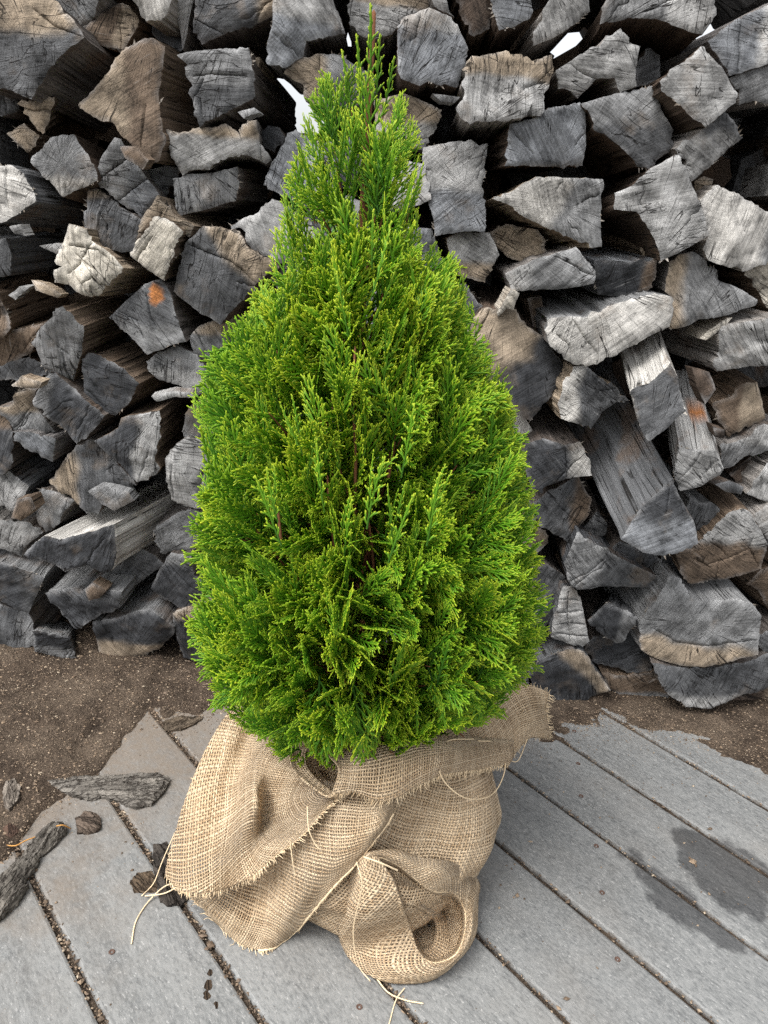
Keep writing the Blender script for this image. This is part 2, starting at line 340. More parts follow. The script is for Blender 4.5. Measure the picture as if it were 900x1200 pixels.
# ------------------------------------------------------------------ ground, deck, soil
gm = mesh('ground', [(-400, -400, -0.06), (400, -400, -0.06), (400, 400, -0.06), (-400, 400, -0.06)], [(0, 1, 2, 3)], smooth=False)
tag(link('ground', gm, M_SOIL), kind='structure')

TH, PW, U0 = 0.72302, 0.145, 1.2115
CT, ST = math.cos(TH), math.sin(TH)
def uv_world(u, v, z=0.0): return Vector((u * CT - v * ST, u * ST + v * CT, z))
def world_uv(p): return p.x * CT + p.y * ST, -p.x * ST + p.y * CT
deck = tag(empty('deck'), kind='structure')
hw, tk, r = PW / 2 - 0.0036, 0.024, 0.0045
prof = [(-hw, -tk), (-hw, -r), (-hw + r * .3, -r * .3), (-hw + r, 0), (-hw * .5, 0.0002), (0, 0.0003), (hw * .5, 0.0002), (hw - r, 0), (hw - r * .3, -r * .3), (hw, -r), (hw, -tk)]
vs, fs = [], []
ys = [-1.9, -0.9, 0.0, 0.9, 1.9]
for yy in ys: vs += [(a, yy, b) for a, b in prof]
n_ = len(prof)
for j in range(len(ys) - 1):
    for i in range(n_):
        fs.append((j * n_ + i, j * n_ + (i + 1) % n_, (j + 1) * n_ + (i + 1) % n_, (j + 1) * n_ + i))
fs.append(tuple(range(n_))[::-1]); fs.append(tuple(range((len(ys) - 1) * n_, len(ys) * n_)))
fs = [f[::-1] for f in fs]
pm = mesh('plank', vs, fs, smooth=False); pm.materials.append(M_PLANK)
planks = {}
rp = random.Random(3)
for k in range(-5, 15):
    o = link('plank', pm, None, deck)
    c = uv_world(U0 - PW * (k + 0.5), 0.7, rp.uniform(-0.0006, 0.0006))
    o.location = c; o.rotation_euler = (0, 0, TH); planks[k] = o
# screws, countersunk discs with a cross recess
def screw_mesh():
    v, f = [], []
    for rr, zz in ((0.0040, 0.0004), (0.0036, 0.0010), (0.0022, 0.0002), (0.0010, -0.0006)):
        v += [(rr * math.cos(a * math.pi / 6), rr * math.sin(a * math.pi / 6), zz) for a in range(12)]
    for j in range(3):
        for i in range(12): f.append((j * 12 + i, j * 12 + (i + 1) % 12, j * 12 + 12 + (i + 1) % 12, j * 12 + 12 + i))
    f.append(tuple(range(36, 48)))
    return mesh('screw', v, f)
sm = screw_mesh(); sm.materials.append(M_SCREW)
for (x, y) in ((673, 857), (677.5, 895), (681, 933), (698.6, 992), (705.4, 1046.7), (723.6, 1124.5), (885, 892), (131, 1116), (421, 1181)):
    p = on_ground(x, y); u, v = world_uv(p); k = math.floor((U0 - u) / PW)
    if k in planks:
        o = bpy.data.objects.new('screw', sm); COL.objects.link(o); o.parent = planks[k]
        o.location = (u - (U0 - PW * (k + 0.5)), v - 0.7, 0.0006)
# dirt packed between the boards
jv, jf = [], []
for k in range(-5, 15):
    u = U0 - PW * k; b = len(jv); n = 420
    for i in range(n + 1):
        v = -1.2 + 3.8 * i / n
        for du in (-0.0045, -0.0015, 0.0015, 0.0045):
            z = -0.0065 + 0.0048 * noise.noise(Vector((u * 30, v * 45, du * 300))) + 0.003 * noise.noise(Vector((u * 3, v * 8, 0)))
            jv.append(uv_world(u + du, v, min(z, -0.0006)))
    for i in range(n):
        for j in range(3):
            a = b + i * 4 + j; jf.append((a, a + 1, a + 5, a + 4))
tag(link('joint_dirt', mesh('joint_dirt', jv, jf), M_JOINT), 'dark crumbly dirt packed in the joints between deck boards', 'dirt', kind='stuff')

# bare soil drifted over the boards in front of and under the pile
_bp = [on_ground(*p) for p in ((-260, 1120), (-60, 1060), (0, 1010), (28, 985), (45, 948), (122, 914), (130, 885), (165, 848), (225, 836), (262, 826), (340, 815), (600, 852), (650, 850), (720, 840), (790, 859), (850, 875), (900, 892), (1000, 930), (1300, 1040))]
_bx = [p.x for p in _bp]; _by = [p.y for p in _bp]
def soil_edge(x): return float(np.interp(x, _bx, _by))
def soil_h(x, y):
    d = y - soil_edge(x)
    n1 = fbm(Vector((x * 7, y * 7, 0.3)), 5) + .6 * fbm(Vector((x * 26, y * 26, 2.3)), 4); n2 = noise.noise(Vector((x * 55, y * 55, 1.7))); n3 = noise.noise(Vector((x * 22, y * 22, 4.7)))
    h = -0.012 + 0.020 * sstep(-0.125 + .03 * sstep(-.1, -.3, x), 0.075, d + 0.055 * n1) + 0.0035 * n3 * sstep(-0.02, 0.05, d) + 0.0018 * n2
    h += 0.010 * sstep(0.10, 0.40, d)
    # board joints telegraph through where the soil is thin
    u = (U0 - (x * CT + y * ST)) / PW; f = abs(u - round(u)) * PW
    return h - 0.003 * sstep(0.012, 0.0, f)
sv, sf = [], []
X0, X1, Y0, Y1, D = -1.5, 1.7, 0.78, 1.78, 0.0085
nx, ny = int((X1 - X0) / D), int((Y1 - Y0) / D)
for j in range(ny + 1):
    for i in range(nx + 1):
        x, y = X0 + i * D, Y0 + j * D; sv.append((x, y, soil_h(x, y)))
for j in range(ny):
    for i in range(nx):
        a = j * (nx + 1) + i
        if max(sv[a][2], sv[a + 1][2], sv[a + nx + 1][2], sv[a + nx + 2][2]) > -0.006: sf.append((a, a + 1, a + nx + 2, a + nx + 1))
tag(link('soil', mesh('soil', sv, sf), M_SOIL), kind='structure')
# loose grit: crumbs on the soil, along the joints and a few on the boards
rg = random.Random(11); gv, gf, gc = [], [], []
OCT = [(1, 0, 0), (-1, 0, 0), (0, 1, 0), (0, -1, 0), (0, 0, 1), (0, 0, -1)]
OF = [(0, 2, 4), (2, 1, 4), (1, 3, 4), (3, 0, 4), (2, 0, 5), (1, 2, 5), (3, 1, 5), (0, 3, 5)]
def crumb(x, y, z, s, c):
    b = len(gv); a = rg.uniform(0, 6.28); ca, sa = math.cos(a), math.sin(a); sx, sy, sz = s * rg.uniform(.6, 1.6), s * rg.uniform(.5, 1), s * rg.uniform(.35, .8)
    for (p, q, w) in OCT:
        p *= sx * rg.uniform(.7, 1.2); q *= sy * rg.uniform(.7, 1.2); gv.append((x + p * ca - q * sa, y + p * sa + q * ca, z + w * sz)); gc.append(c)
    for f in OF: gf.append(tuple(b + i for i in f))
PAL = [(0.40, 0.31, 0.22), (0.30, 0.22, 0.15), (0.16, 0.115, 0.08), (0.12, 0.09, 0.065), (0.20, 0.15, 0.11), (0.52, 0.43, 0.32)]
cnt = 0
while cnt < 25000:
    x, y = rg.uniform(-1.2, 1.25), rg.uniform(0.8, 1.5); d = y - soil_edge(x)
    if d < -0.03 and rg.random() > 0.04: continue
    if x > -0.2 and rg.random() > 0.55: continue
    h = soil_h(x, y)
    s = rg.choice((0.0008, 0.0012, 0.0017, .0022)) if rg.random() < .96 else rg.uniform(0.002, 0.0045)
    crumb(x, y, max(h, 0.0) + s * .25, s, PAL[rg.choices(range(6), (3, 4, 4, 3, 4, 1))[0]]); cnt += 1
for i in range(15000):
    x = rg.uniform(-1.1, 1.2); dd = rg.expovariate(1 / .045); y = soil_edge(x) - dd + .03
    if y < .3: continue
    s = rg.choice((0.0005, 0.0007, 0.0009, .0013)); crumb(x, y, max(soil_h(x, y), 0.0) + s * .2, s, PAL[rg.choices(range(6), (1, 3, 5, 5, 5, .5))[0]])
for k in range(-2, 10):
    for i in range(330 if k < 5 else 1500):
        v = rg.uniform(-0.2, 1.5); s = rg.uniform(0.0009, 0.0024) * (1.0 if rg.random() < .93 else 1.9)
        p = uv_world(U0 - PW * k + rg.gauss(0, 0.0028 if k < 5 else .0046), v); crumb(p.x, p.y, -0.0015 + s * .4, s, PAL[rg.choices(range(6), (2, 3, 6, 6, 4, 1))[0]])
for i in range(420):
    x, y = rg.uniform(-.8, 1.1), rg.uniform(0.45, 1.3); s = rg.uniform(0.0007, 0.0016); crumb(x, y, 0.0004, s, PAL[rg.randrange(5)])
for (x, y, s) in ((606, 1050, .0045), (602, 1052, .003), (664, 1171, .004), (655, 1182, .0035), (700, 1135, .002), (812, 1010, .006), (808, 1006, .004), (815, 1014, .004), (246, 1108, .006), (242, 1112, .004), (80, 1105, .004), (66, 1058, .003), (155, 1020, .003)):
    p = on_ground(x, y); crumb(p.x, p.y, 0.001, s, PAL[rg.choice((1, 2, 4))])
tag(link('loose_grit', mesh('loose_grit', gv, gf, smooth=False, col=gc), M_GRIT), 'crumbs of earth and grit scattered over soil and boards', 'grit', kind='stuff')
# ------------------------------------------------------------------ woodpile
PILE_Y = 1.345
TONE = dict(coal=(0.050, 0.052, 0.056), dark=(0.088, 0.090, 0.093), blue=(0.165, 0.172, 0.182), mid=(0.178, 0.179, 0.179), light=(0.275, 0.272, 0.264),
            pale=(0.395, 0.38, 0.352), cream=(0.50, 0.46, 0.39), tan=(0.28, 0.225, 0.165), brown=(0.125, 0.092, 0.066), umber=(0.075, 0.055, 0.042), rust=(0.36, 0.145, 0.05))
TILE = dict(T1=(0, 0, 3.75), T2=(200, 0, 3.75), T3=(440, 0, 3.75), T4=(660, 0, 3.75), T5=(0, 200, 3.75), T6=(160, 200, 3.75), T7=(480, 200, 3.75), T8=(660, 200, 3.75),
            U1=(0, 400, 3.75), U2=(0, 600, 3.4615), U3=(530, 400, 3.75), U4=(680, 400, 4.0909), U5=(600, 600, 3.0), P=(0, 0, 1.0))
LOGS = []
def L(tile, phrase, tone, pts, band=None, d=0.0, ax=None, flank=None, ln=0.34, spot=None, thin=False, cracks=()):
    """one split log: outline of its cut end in a tile of the photograph, colour, second colour (tone, side, share), setback d, image drift of the far end ax"""
    x0, y0, s = TILE[tile]
    LOGS.append(dict(phrase=phrase, tone=tone, pts=[(x0 + a / s, y0 + b / s) for a, b in pts], band=band, d=d, ax=ax, flank=flank, ln=ln,
                     spot=None if spot is None else ((x0 + spot[0] / s, y0 + spot[1] / s), spot[2]), thin=thin, cracks=[[(x0 + a / s, y0 + b / s) for a, b in c] for c in cracks]))
# -- over the bare soil, from the top down
L('T1', 'big round log with tan rim round a grey heart', 'dark', [(-90, -30), (190, -30), (300, 80), (345, 155), (260, 240), (180, 340), (120, 425), (60, 400), (0, 375), (-90, 370)], ('tan', 't', .36), d=-.03, cracks=[[(250, 60), (330, 30)], [(340, 150), (230, 110), (150, 40)]])
L('T1', 'dark smooth log wedged against the tan rimmed round log', 'mid', [(200, -50), (440, -50), (415, 40), (370, 130), (335, 115), (260, 60)], d=.03)
L('T1', 'brown stub with a paler tan half', 'brown', [(440, 45), (500, 5), (560, 12), (600, 70), (590, 120), (530, 220), (470, 200), (365, 160), (390, 100)], ('tan', 'r', .4), d=.03)
L('T1', 'small pale ragged log end against a charcoal slab', 'pale', [(545, -40), (735, -40), (720, 40), (690, 85), (640, 80), (600, 62), (588, 20)], d=.0)
L('T1', 'narrow charcoal slab standing on edge', 'coal', [(665, 100), (700, 55), (760, 48), (790, 90), (810, 150), (795, 220), (770, 232), (740, 190), (690, 182), (665, 140)], d=.07)
L('T1', 'thin pale split strip standing upright', 'light', [(770, -30), (860, -40), (835, 60), (818, 150), (800, 215), (788, 130), (770, 50)], d=.035, thin=True)
L('T2', 'broad dark log with one long diagonal crack', 'dark', [(100, -60), (455, -60), (455, 60), (380, 95), (300, 125), (225, 150), (170, 172), (130, 190), (95, 140), (100, 75)], ('tan', 'r', .25), d=.01, cracks=[[(102, 82), (165, 115), (240, 150)], [(410, 10), (370, 85)]])
L('T1', 'large brown log with a dark fibrous side', 'brown', [(340, 455), (365, 430), (410, 390), (480, 300), (530, 225), (600, 180), (660, 165), (712, 200), (705, 300), (685, 400), (692, 480), (722, 610), (692, 698), (650, 712), (600, 650), (540, 600), (500, 540), (430, 520), (372, 485)], ('tan', 'l', .55), flank='brown', d=-.01)
L('T1', 'small tan block with split face and cracked side', 'tan', [(70, 455), (130, 440), (235, 425), (220, 500), (177, 585), (140, 545), (95, 495)], flank='brown', ax=(45, -22), d=.0, cracks=[[(90, 470), (150, 490), (205, 480)]])
L('T1', 'little tan wedge tucked under a tan block', 'tan', [(10, 580), (100, 540), (165, 592), (150, 640), (105, 665), (60, 632)], d=.02, flank='brown')
L('T1', 'small dark stub peeping below the tan rimmed round log', 'dark', [(-60, 380), (0, 390), (60, 430), (72, 480), (0, 510), (-60, 500)], d=.04)
L('T1', 'pockmarked grey log with a pale streak across', 'mid', [(130, 712), (160, 670), (240, 602), (310, 590), (342, 640), (400, 720), (415, 772), (395, 802), (330, 832), (270, 862), (230, 810), (180, 762)], ('pale', 'b', .3), flank='umber', d=-.01)
L('T5', 'bleached log end with a dark split side', 'pale', [(-90, -10), (-20, -30), (40, -32), (85, 0), (130, 70), (150, 130), (95, 165), (60, 192), (0, 222), (-90, 220)], flank='dark', d=-.02)
L('T1', 'square grey log crossed by two slanting cracks', 'mid', [(410, 800), (420, 750), (445, 690), (500, 610), (530, 618), (560, 690), (640, 780), (702, 862), (620, 955), (520, 890)], ('blue', 'r', .5), d=-.005, cracks=[[(560, 700), (470, 760), (430, 800)], [(640, 790), (560, 850), (520, 885)]])
L('T1', 'dark broken log behind the square cracked log', 'dark', [(600, 760), (720, 728), (782, 738), (770, 800), (715, 862), (660, 822)], d=.04, flank='umber')
L('T2', 'warm grey log with a toothed lower edge', 'light', [(-22, 570), (60, 580), (190, 560), (235, 545), (300, 592), (330, 530), (370, 530), (382, 600), (405, 660), (430, 700), (410, 720), (330, 682), (270, 690), (215, 700), (170, 745), (100, 745), (50, 770), (20, 720), (-10, 650)], ('tan', 't', .3), d=-.01)
L('T2', 'plain grey block under the toothed log', 'mid', [(10, 785), (80, 765), (180, 762), (290, 735), (300, 800), (285, 880), (150, 920), (35, 946), (20, 880)], d=.01)
L('T2', 'upright square charcoal log with a frayed top edge', 'dark', [(20, 235), (60, 226), (200, 215), (330, 203), (345, 260), (362, 400), (355, 430), (250, 482), (120, 550), (95, 460), (72, 400), (90, 370), (58, 320), (70, 280)], ('mid', 't', .5), d=-.025, cracks=[[(100, 330), (200, 325), (330, 330)], [(125, 430), (135, 520)]])
L('T2', 'small tan chip lodged beside a square charcoal log', 'tan', [(330, 265), (390, 250), (385, 300), (350, 326)], d=.03, thin=True)
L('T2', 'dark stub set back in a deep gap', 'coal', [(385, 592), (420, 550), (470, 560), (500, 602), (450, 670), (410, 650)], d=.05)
L('T2', 'tall grey trapezoid log with fine curved grain', 'blue', [(455, -50), (700, -50), (766, 145), (680, 160), (600, 170), (588, 235), (510, 285), (435, 265), (432, 190), (455, 80)], ('light', 't', .4), d=-.03)
L('T2', 'fan grained log half hidden by the shrub tip', 'mid', [(505, 315), (560, 255), (650, 232), (750, 240), (810, 280), (900, 330), (900, 400), (780, 480), (650, 470), (595, 420), (590, 365)], ('tan', 'l', .4), d=-.005)
L('T2', 'smooth blue grey log touching the shrub below its tip', 'blue', [(545, 560), (600, 590), (720, 700), (720, 850), (600, 900), (480, 850), (405, 800), (440, 700), (500, 620)], d=-.005)
L('T6', 'light grey log with a torn hooked corner', 'light', [(415, 245), (460, 215), (520, 190), (590, 125), (650, 150), (760, 200), (780, 300), (700, 400), (640, 405), (600, 397), (550, 370), (500, 332), (475, 320), (480, 270), (450, 250), (420, 266)], d=-.02)
L('T6', 'large smooth charcoal wedge under a tan upper rim', 'dark', [(205, 320), (280, 250), (360, 250), (440, 270), (472, 330), (600, 410), (612, 425), (530, 482), (400, 620), (350, 676), (240, 600), (158, 530), (175, 440)], ('tan', 'tr', .36), flank='umber', d=-.035, cracks=[[(215, 325), (300, 360), (400, 395), (460, 440), (505, 490)]])
L('T5', 'straw coloured square block with sawn face', 'cream', [(680, 205), (722, 212), (780, 250), (802, 270), (745, 400), (720, 482), (570, 376), (600, 310)], flank='brown', d=-.04)
L('T5', 'ragged tan log right behind the straw coloured block', 'tan', [(600, 300), (625, 208), (692, 110), (730, 150), (760, 190), (850, 242), (830, 292), (790, 262), (722, 225), (670, 240)], d=-.02)
L('T5', 'dark curved log with a brown upper edge', 'dark', [(375, 75), (400, 60), (450, 100), (530, 160), (620, 215), (612, 260), (572, 345), (520, 352), (440, 332), (370, 310), (355, 260), (365, 190), (370, 130)], ('tan', 't', .22), d=-.01, cracks=[[(430, 170), (468, 240), (462, 325)]])
L('T5', 'cream bleached log with square surface cracks', 'cream', [(290, 240), (370, 262), (400, 320), (490, 380), (532, 430), (420, 552), (395, 556), (330, 530), (280, 500), (240, 490), (235, 450), (268, 422), (235, 400), (260, 330), (275, 290)], flank='tan', d=-.05, cracks=[[(385, 330), (340, 420), (300, 455)], [(370, 490), (400, 470), (430, 500)], [(300, 330), (420, 350), (480, 400)], [(330, 370), (400, 430)]])
L('T5', 'dark splintery log lying below a bleached notched one', 'dark', [(-90, 290), (15, 300), (40, 362), (35, 460), (-20, 456), (-90, 450)], flank='dark', ax=(75, -10), d=-.01)
L('T5', 'wide brown log showing a long fibrous side', 'brown', [(-140, 520), (-20, 540), (35, 690), (0, 735), (-140, 760)], flank='brown', ax=(72, -25), d=-.02, cracks=[])
L('T5', 'brown log with curving stripes of split grain', 'brown', [(-90, 770), (30, 705), (120, 690), (205, 668), (130, 800), (0, 868), (-90, 890)], flank='brown', d=.01)
L('T5', 'grey angular block with a brown split side', 'mid', [(240, 610), (272, 600), (360, 690), (352, 800), (312, 930), (180, 862), (150, 800), (130, 770), (180, 690), (225, 650)], flank='brown', d=-.04, cracks=[[(190, 710), (250, 780), (300, 810)]])
L('T5', 'dark grey kite shaped log with a rusty orange patch', 'dark', [(475, 645), (560, 560), (630, 500), (705, 480), (742, 540), (770, 640), (810, 750), (760, 760), (700, 785), (640, 806), (560, 720)], ('mid', 'b', .4), d=-.025, spot=(683, 545, .014), cracks=[[(640, 540), (660, 640), (690, 700)], [(520, 620), (600, 660)]])
L('U1', 'light grey log with rays fanning over its face', 'mid', [(640, 90), (690, 50), (770, 20), (860, 60), (900, 130), (905, 222), (860, 235), (780, 192), (700, 170), (650, 130)], ('light', 'b', .5), d=-.005)
L('T6', 'two toned log between fan rayed log and shrub', 'mid', [(245, 735), (290, 685), (360, 660), (430, 640), (500, 700), (480, 800), (330, 842), (265, 832)], ('tan', 't', .45), d=.01)
L('U1', 'charcoal wedge with a sharp brown underside', 'coal', [(358, 80), (385, 55), (440, 65), (540, 120), (606, 186), (560, 270), (500, 326), (450, 320), (390, 282), (360, 230)], flank='brown', d=-.03)
L('U1', 'slanting charcoal slab with a scuffed face', 'coal', [(135, 265), (180, 165), (225, 145), (300, 210), (380, 280), (440, 330), (400, 390), (330, 450), (290, 420), (240, 370), (180, 322), (180, 300), (145, 290)], ('mid', 'l', .3), d=-.03)
L('U1', 'small dark log under the striped brown one', 'dark', [(-60, 120), (80, 80), (170, 100), (210, 140), (130, 200), (50, 172), (-60, 155)], d=.02, flank='umber')
L('U1', 'rounded tan grey log with a crumbling edge', 'mid', [(-20, 300), (35, 293), (60, 240), (115, 205), (158, 215), (140, 280), (185, 330), (238, 398), (180, 415), (60, 400)], ('tan', 't', .5), d=.0)
L('U1', 'charcoal round log with faint growth rings', 'coal', [(-90, 320), (20, 320), (50, 400), (50, 470), (35, 560), (0, 585), (-90, 580)], ('brown', 't', .3), d=-.02)
L('U1', 'thin grey slab lying on its side', 'blue', [(55, 400), (100, 400), (200, 415), (242, 430), (236, 482), (226, 530), (190, 512), (130, 482), (60, 440)], d=-.02)
L('U1', 'pale grey wedge split by one straight crack', 'light', [(-90, 570), (10, 575), (62, 600), (112, 642), (80, 730), (60, 752), (0, 722), (-90, 700)], d=-.02, flank='dark', cracks=[[(15, 590), (50, 640), (80, 695)]])
L('U1', 'small grey block beside crumbled brown bark', 'mid', [(125, 690), (180, 650), (250, 670), (312, 702), (270, 750), (250, 800), (190, 840), (150, 790)], d=.0)
L('U1', 'large curved log, tan rim outside a charcoal band', 'dark', [(205, 622), (240, 560), (290, 500), (370, 440), (420, 430), (470, 520), (560, 610), (566, 640), (490, 645), (440, 665), (432, 700), (420, 756), (370, 756), (310, 702), (240, 662)], ('tan', 'l', .33), d=-.03)
L('U1', 'charcoal log, paler on one half, with brown side', 'coal', [(415, 440), (520, 382), (530, 342), (610, 322), (690, 310), (700, 380), (690, 440), (672, 520), (692, 560), (640, 612), (590, 622), (540, 572), (470, 510)], ('light', 'r', .4), flank='brown', ax=(38, -30), d=-.05)
L('U1', 'tan grey log beside shrub, resting on a pale cracked one', 'mid', [(815, 325), (840, 290), (900, 255), (960, 270), (980, 430), (890, 432), (810, 420)], ('tan', 't', .4), d=-.01)
L('U1', 'pale squared log with one vertical crack beside shrub', 'light', [(725, 520), (770, 460), (810, 432), (900, 442), (970, 470), (970, 720), (890, 742), (800, 732), (745, 702), (730, 600)], d=-.035, cracks=[[(890, 560), (875, 640), (872, 720)]])
L('U2', 'long silvery log pulled out askew across its neighbours', 'coal', [(90, 182), (130, 140), (180, 102), (240, 116), (330, 90), (455, 56), (466, 170), (450, 230), (410, 252), (350, 212), (262, 246), (230, 226), (150, 192)], flank='pale', ax=(95, -52), d=-.06, ln=.30)
L('U2', 'grey block wedged by the far end of the askew log', 'mid', [(620, 80), (650, 55), (720, 10), (790, 0), (840, 20), (830, 100), (782, 160), (690, 166), (650, 170)], d=.0)
L('U2', 'silver grey log with rays like a shell', 'light', [(-90, 60), (0, 45), (100, 50), (160, 75), (170, 90), (100, 140), (80, 190), (20, 162), (-90, 140)], d=.0)
L('U2', 'black faced block below the shell rayed log', 'coal', [(-90, 215), (0, 210), (100, 240), (175, 270), (140, 350), (110, 415), (60, 402), (0, 382), (-90, 370)], ('dark', 'r', .4), flank='mid', d=-.03)
L('U2', 'pointed charcoal block with a brown bark bit on it', 'coal', [(175, 340), (200, 326), (290, 320), (380, 325), (482, 332), (466, 400), (400, 422), (340, 460), (290, 482), (240, 422), (200, 382)], ('dark', 't', .3), flank='mid', d=-.03)
L('U2', 'slanting grey slab with a tan lower corner', 'dark', [(410, 290), (460, 240), (540, 150), (620, 180), (662, 216), (600, 262), (540, 310), (490, 352), (450, 342)], ('tan', 'b', .2), d=.005)
L('U2', 'dark block with a pale line near its top', 'coal', [(610, 315), (640, 250), (690, 176), (772, 180), (782, 260), (816, 290), (810, 350), (760, 396), (730, 402), (680, 372), (640, 346)], ('mid', 't', .15), d=-.02)
L('U2', 'black log with a tan top band beside the shrub', 'coal', [(700, 420), (830, 370), (900, 390), (900, 620), (800, 612), (740, 602), (720, 540), (705, 470)], ('tan', 't', .3), d=-.01)
L('U2', 'big block with tan streaked lower half on the soil', 'coal', [(370, 470), (470, 460), (600, 410), (642, 432), (700, 482), (696, 512), (640, 572), (580, 592), (460, 626), (400, 602), (385, 552)], ('tan', 'b', .42), flank='mid', d=-.03)
L('U2', 'small charcoal block with wavy grain on the soil', 'coal', [(125, 490), (170, 482), (270, 518), (282, 562), (300, 612), (230, 606), (135, 576)], ('mid', 'b', .4), flank='mid', d=-.04, ax=(14, -22))
L('U2', 'flat grey log half sunk in the soil', 'dark', [(-90, 390), (0, 392), (90, 420), (120, 460), (130, 552), (60, 566), (0, 560), (-90, 560)], ('mid', 'r', .3), d=-.01)
# -- behind and beyond the shrub, over the deck boards
L('T3', 'tan log with rings right behind the shrub tip', 'light', [(-110, -50), (200, -50), (232, 30), (110, 95), (70, 150), (0, 165), (-60, 150), (-112, 90)], ('tan', 't', .4), d=.03)
L('T3', 'blue grey six sided log with a scalloped bottom', 'blue', [(105, 110), (130, 75), (240, 30), (340, 70), (366, 100), (412, 210), (370, 350), (360, 376), (280, 366), (240, 350), (200, 370), (120, 340), (105, 290)], ('light', 't', .3), flank='umber', d=-.03)
L('T3', 'slim pale sliver above the scalloped six sided log', 'light', [(240, -40), (310, -50), (325, 50), (346, 72), (262, 25)], d=.01, thin=True)
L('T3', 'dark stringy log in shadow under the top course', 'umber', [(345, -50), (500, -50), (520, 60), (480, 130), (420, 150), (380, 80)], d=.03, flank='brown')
L('T3', 'blue grey sawn log with a dark brown underside', 'blue', [(495, -60), (660, -60), (694, 35), (680, 70), (600, 112), (545, 126), (525, 60)], flank='umber', d=-.02)
L('T3', 'pale wedge pointing down to a narrow corner', 'light', [(745, 35), (800, -40), (930, -40), (942, 50), (892, 96), (790, 160), (700, 196), (693, 170), (725, 100)], d=-.015)
L('T3', 'broad pale log with tan upper third and concave top', 'light', [(388, 300), (430, 240), (580, 214), (600, 232), (690, 266), (780, 230), (786, 310), (770, 360), (745, 400), (750, 470), (730, 500), (640, 516), (500, 526), (400, 520), (365, 460), (402, 400), (390, 350)], ('tan', 't', .35), d=-.04)
L('T4', 'pale log with a saw toothed lower edge', 'light', [(-25, 310), (100, 230), (255, 128), (290, 190), (338, 206), (318, 300), (322, 376), (250, 408), (226, 340), (150, 346), (70, 430), (40, 400), (-15, 390)], d=-.025)
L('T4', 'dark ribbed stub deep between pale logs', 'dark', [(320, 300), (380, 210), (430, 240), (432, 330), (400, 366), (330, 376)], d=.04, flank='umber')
L('T4', 'wide grey log against the sky with arched underside', 'mid', [(175, 30), (235, -60), (670, -60), (672, 60), (612, 146), (540, 130), (430, 86), (350, 76), (260, 86), (170, 100)], ('light', 'r', .4), flank='umber', d=-.03)
L('T4', 'big blue grey log with curved ridge against the sky', 'blue', [(655, 170), (770, 80), (830, 50), (1010, -40), (1010, 250), (880, 282), (745, 322), (700, 260)], ('light', 'r', .4), d=-.01)
L('T4', 'flat grey log under the curved ridge log', 'mid', [(735, 345), (800, 310), (880, 290), (1010, 280), (1010, 440), (900, 452), (840, 440), (780, 460), (778, 405)], d=.01)
L('T4', 'pale diamond log with a ragged dark flank', 'light', [(440, 350), (480, 300), (540, 270), (615, 200), (652, 245), (712, 310), (776, 400), (770, 440), (690, 502), (640, 546), (560, 482), (490, 416), (450, 392)], flank='umber', d=-.05)
L('T4', 'striped oblong log below the pale diamond log', 'light', [(505, 655), (600, 590), (720, 488), (770, 550), (804, 605), (700, 692), (580, 796), (550, 762), (560, 700), (525, 690)], ('dark', 't', .35), d=-.02)
L('T4', 'dark grey log with a scooped lower edge', 'dark', [(95, 455), (250, 410), (395, 380), (425, 420), (430, 480), (482, 570), (470, 610), (490, 640), (412, 702), (400, 740), (330, 728), (300, 682), (250, 632), (200, 592), (150, 572), (130, 500)], ('mid', 't', .5), flank='umber', d=-.02)
L('T3', 'smooth blue grey trapezoid log over a deep black gap', 'blue', [(600, 545), (700, 520), (800, 470), (905, 450), (930, 472), (930, 640), (915, 726), (760, 730), (575, 726), (590, 640)], flank='umber', d=-.03)
L('T3', 'upright log, tan grey above and blue grey below, beside the shrub', 'blue', [(215, 640), (370, 620), (495, 630), (480, 720), (470, 800), (480, 900), (486, 960), (480, 1010), (380, 1010), (270, 1025), (262, 960), (210, 780)], ('light', 't', .55), d=-.03)
L('T3', 'pale cracked log beside the shrub, above two toned log', 'light', [(0, 440), (130, 412), (225, 450), (290, 482), (260, 570), (212, 655), (130, 640), (60, 660), (0, 600)], ('tan', 't', .5), d=.005)
L('T7', 'pale wedge shaped log with a grey corner', 'pale', [(370, 125), (440, 100), (560, 30), (700, 35), (845, 40), (850, 60), (836, 180), (840, 330), (800, 336), (700, 290), (600, 250), (520, 210), (430, 145)], ('mid', 'r', .4), flank='tan', d=-.05)  # greyer second tone towards one corner
L('T7', 'small log, grey above and tan below, beside the shrub', 'light', [(165, 300), (230, 270), (350, 275), (392, 370), (360, 420), (330, 490), (220, 462), (180, 382)], ('tan', 'b', .4), d=.0, flank='tan')
L('T7', 'rough tan log set back between pale logs', 'tan', [(350, 270), (420, 235), (560, 260), (592, 310), (590, 372), (500, 402), (430, 380), (380, 340)], d=.025, flank='umber')
L('T7', 'grey lens shaped log cut by short checks', 'mid', [(425, 455), (560, 390), (650, 365), (730, 340), (770, 390), (812, 440), (806, 496), (740, 510), (650, 522), (570, 520), (500, 530), (450, 530), (440, 490)], ('light', 'l', .3), d=-.04)
L('T7', 'pale splinter hanging from the lens shaped log', 'cream', [(445, 522), (482, 540), (456, 610), (425, 606), (390, 640), (385, 626)], d=-.045, thin=True, ln=.05)
L('T7', 'large log, mottled tan above and charcoal below', 'coal', [(262, 690), (330, 610), (465, 612), (525, 685), (592, 726), (640, 790), (703, 862), (640, 960), (540, 1095), (420, 1020), (380, 960), (330, 880), (290, 780)], ('tan', 'tl', .5), flank='umber', d=-.03)
L('T7', 'short upright stick in a dark gap', 'brown', [(520, 560), (580, 550), (596, 682), (545, 690)], d=.05, thin=True)
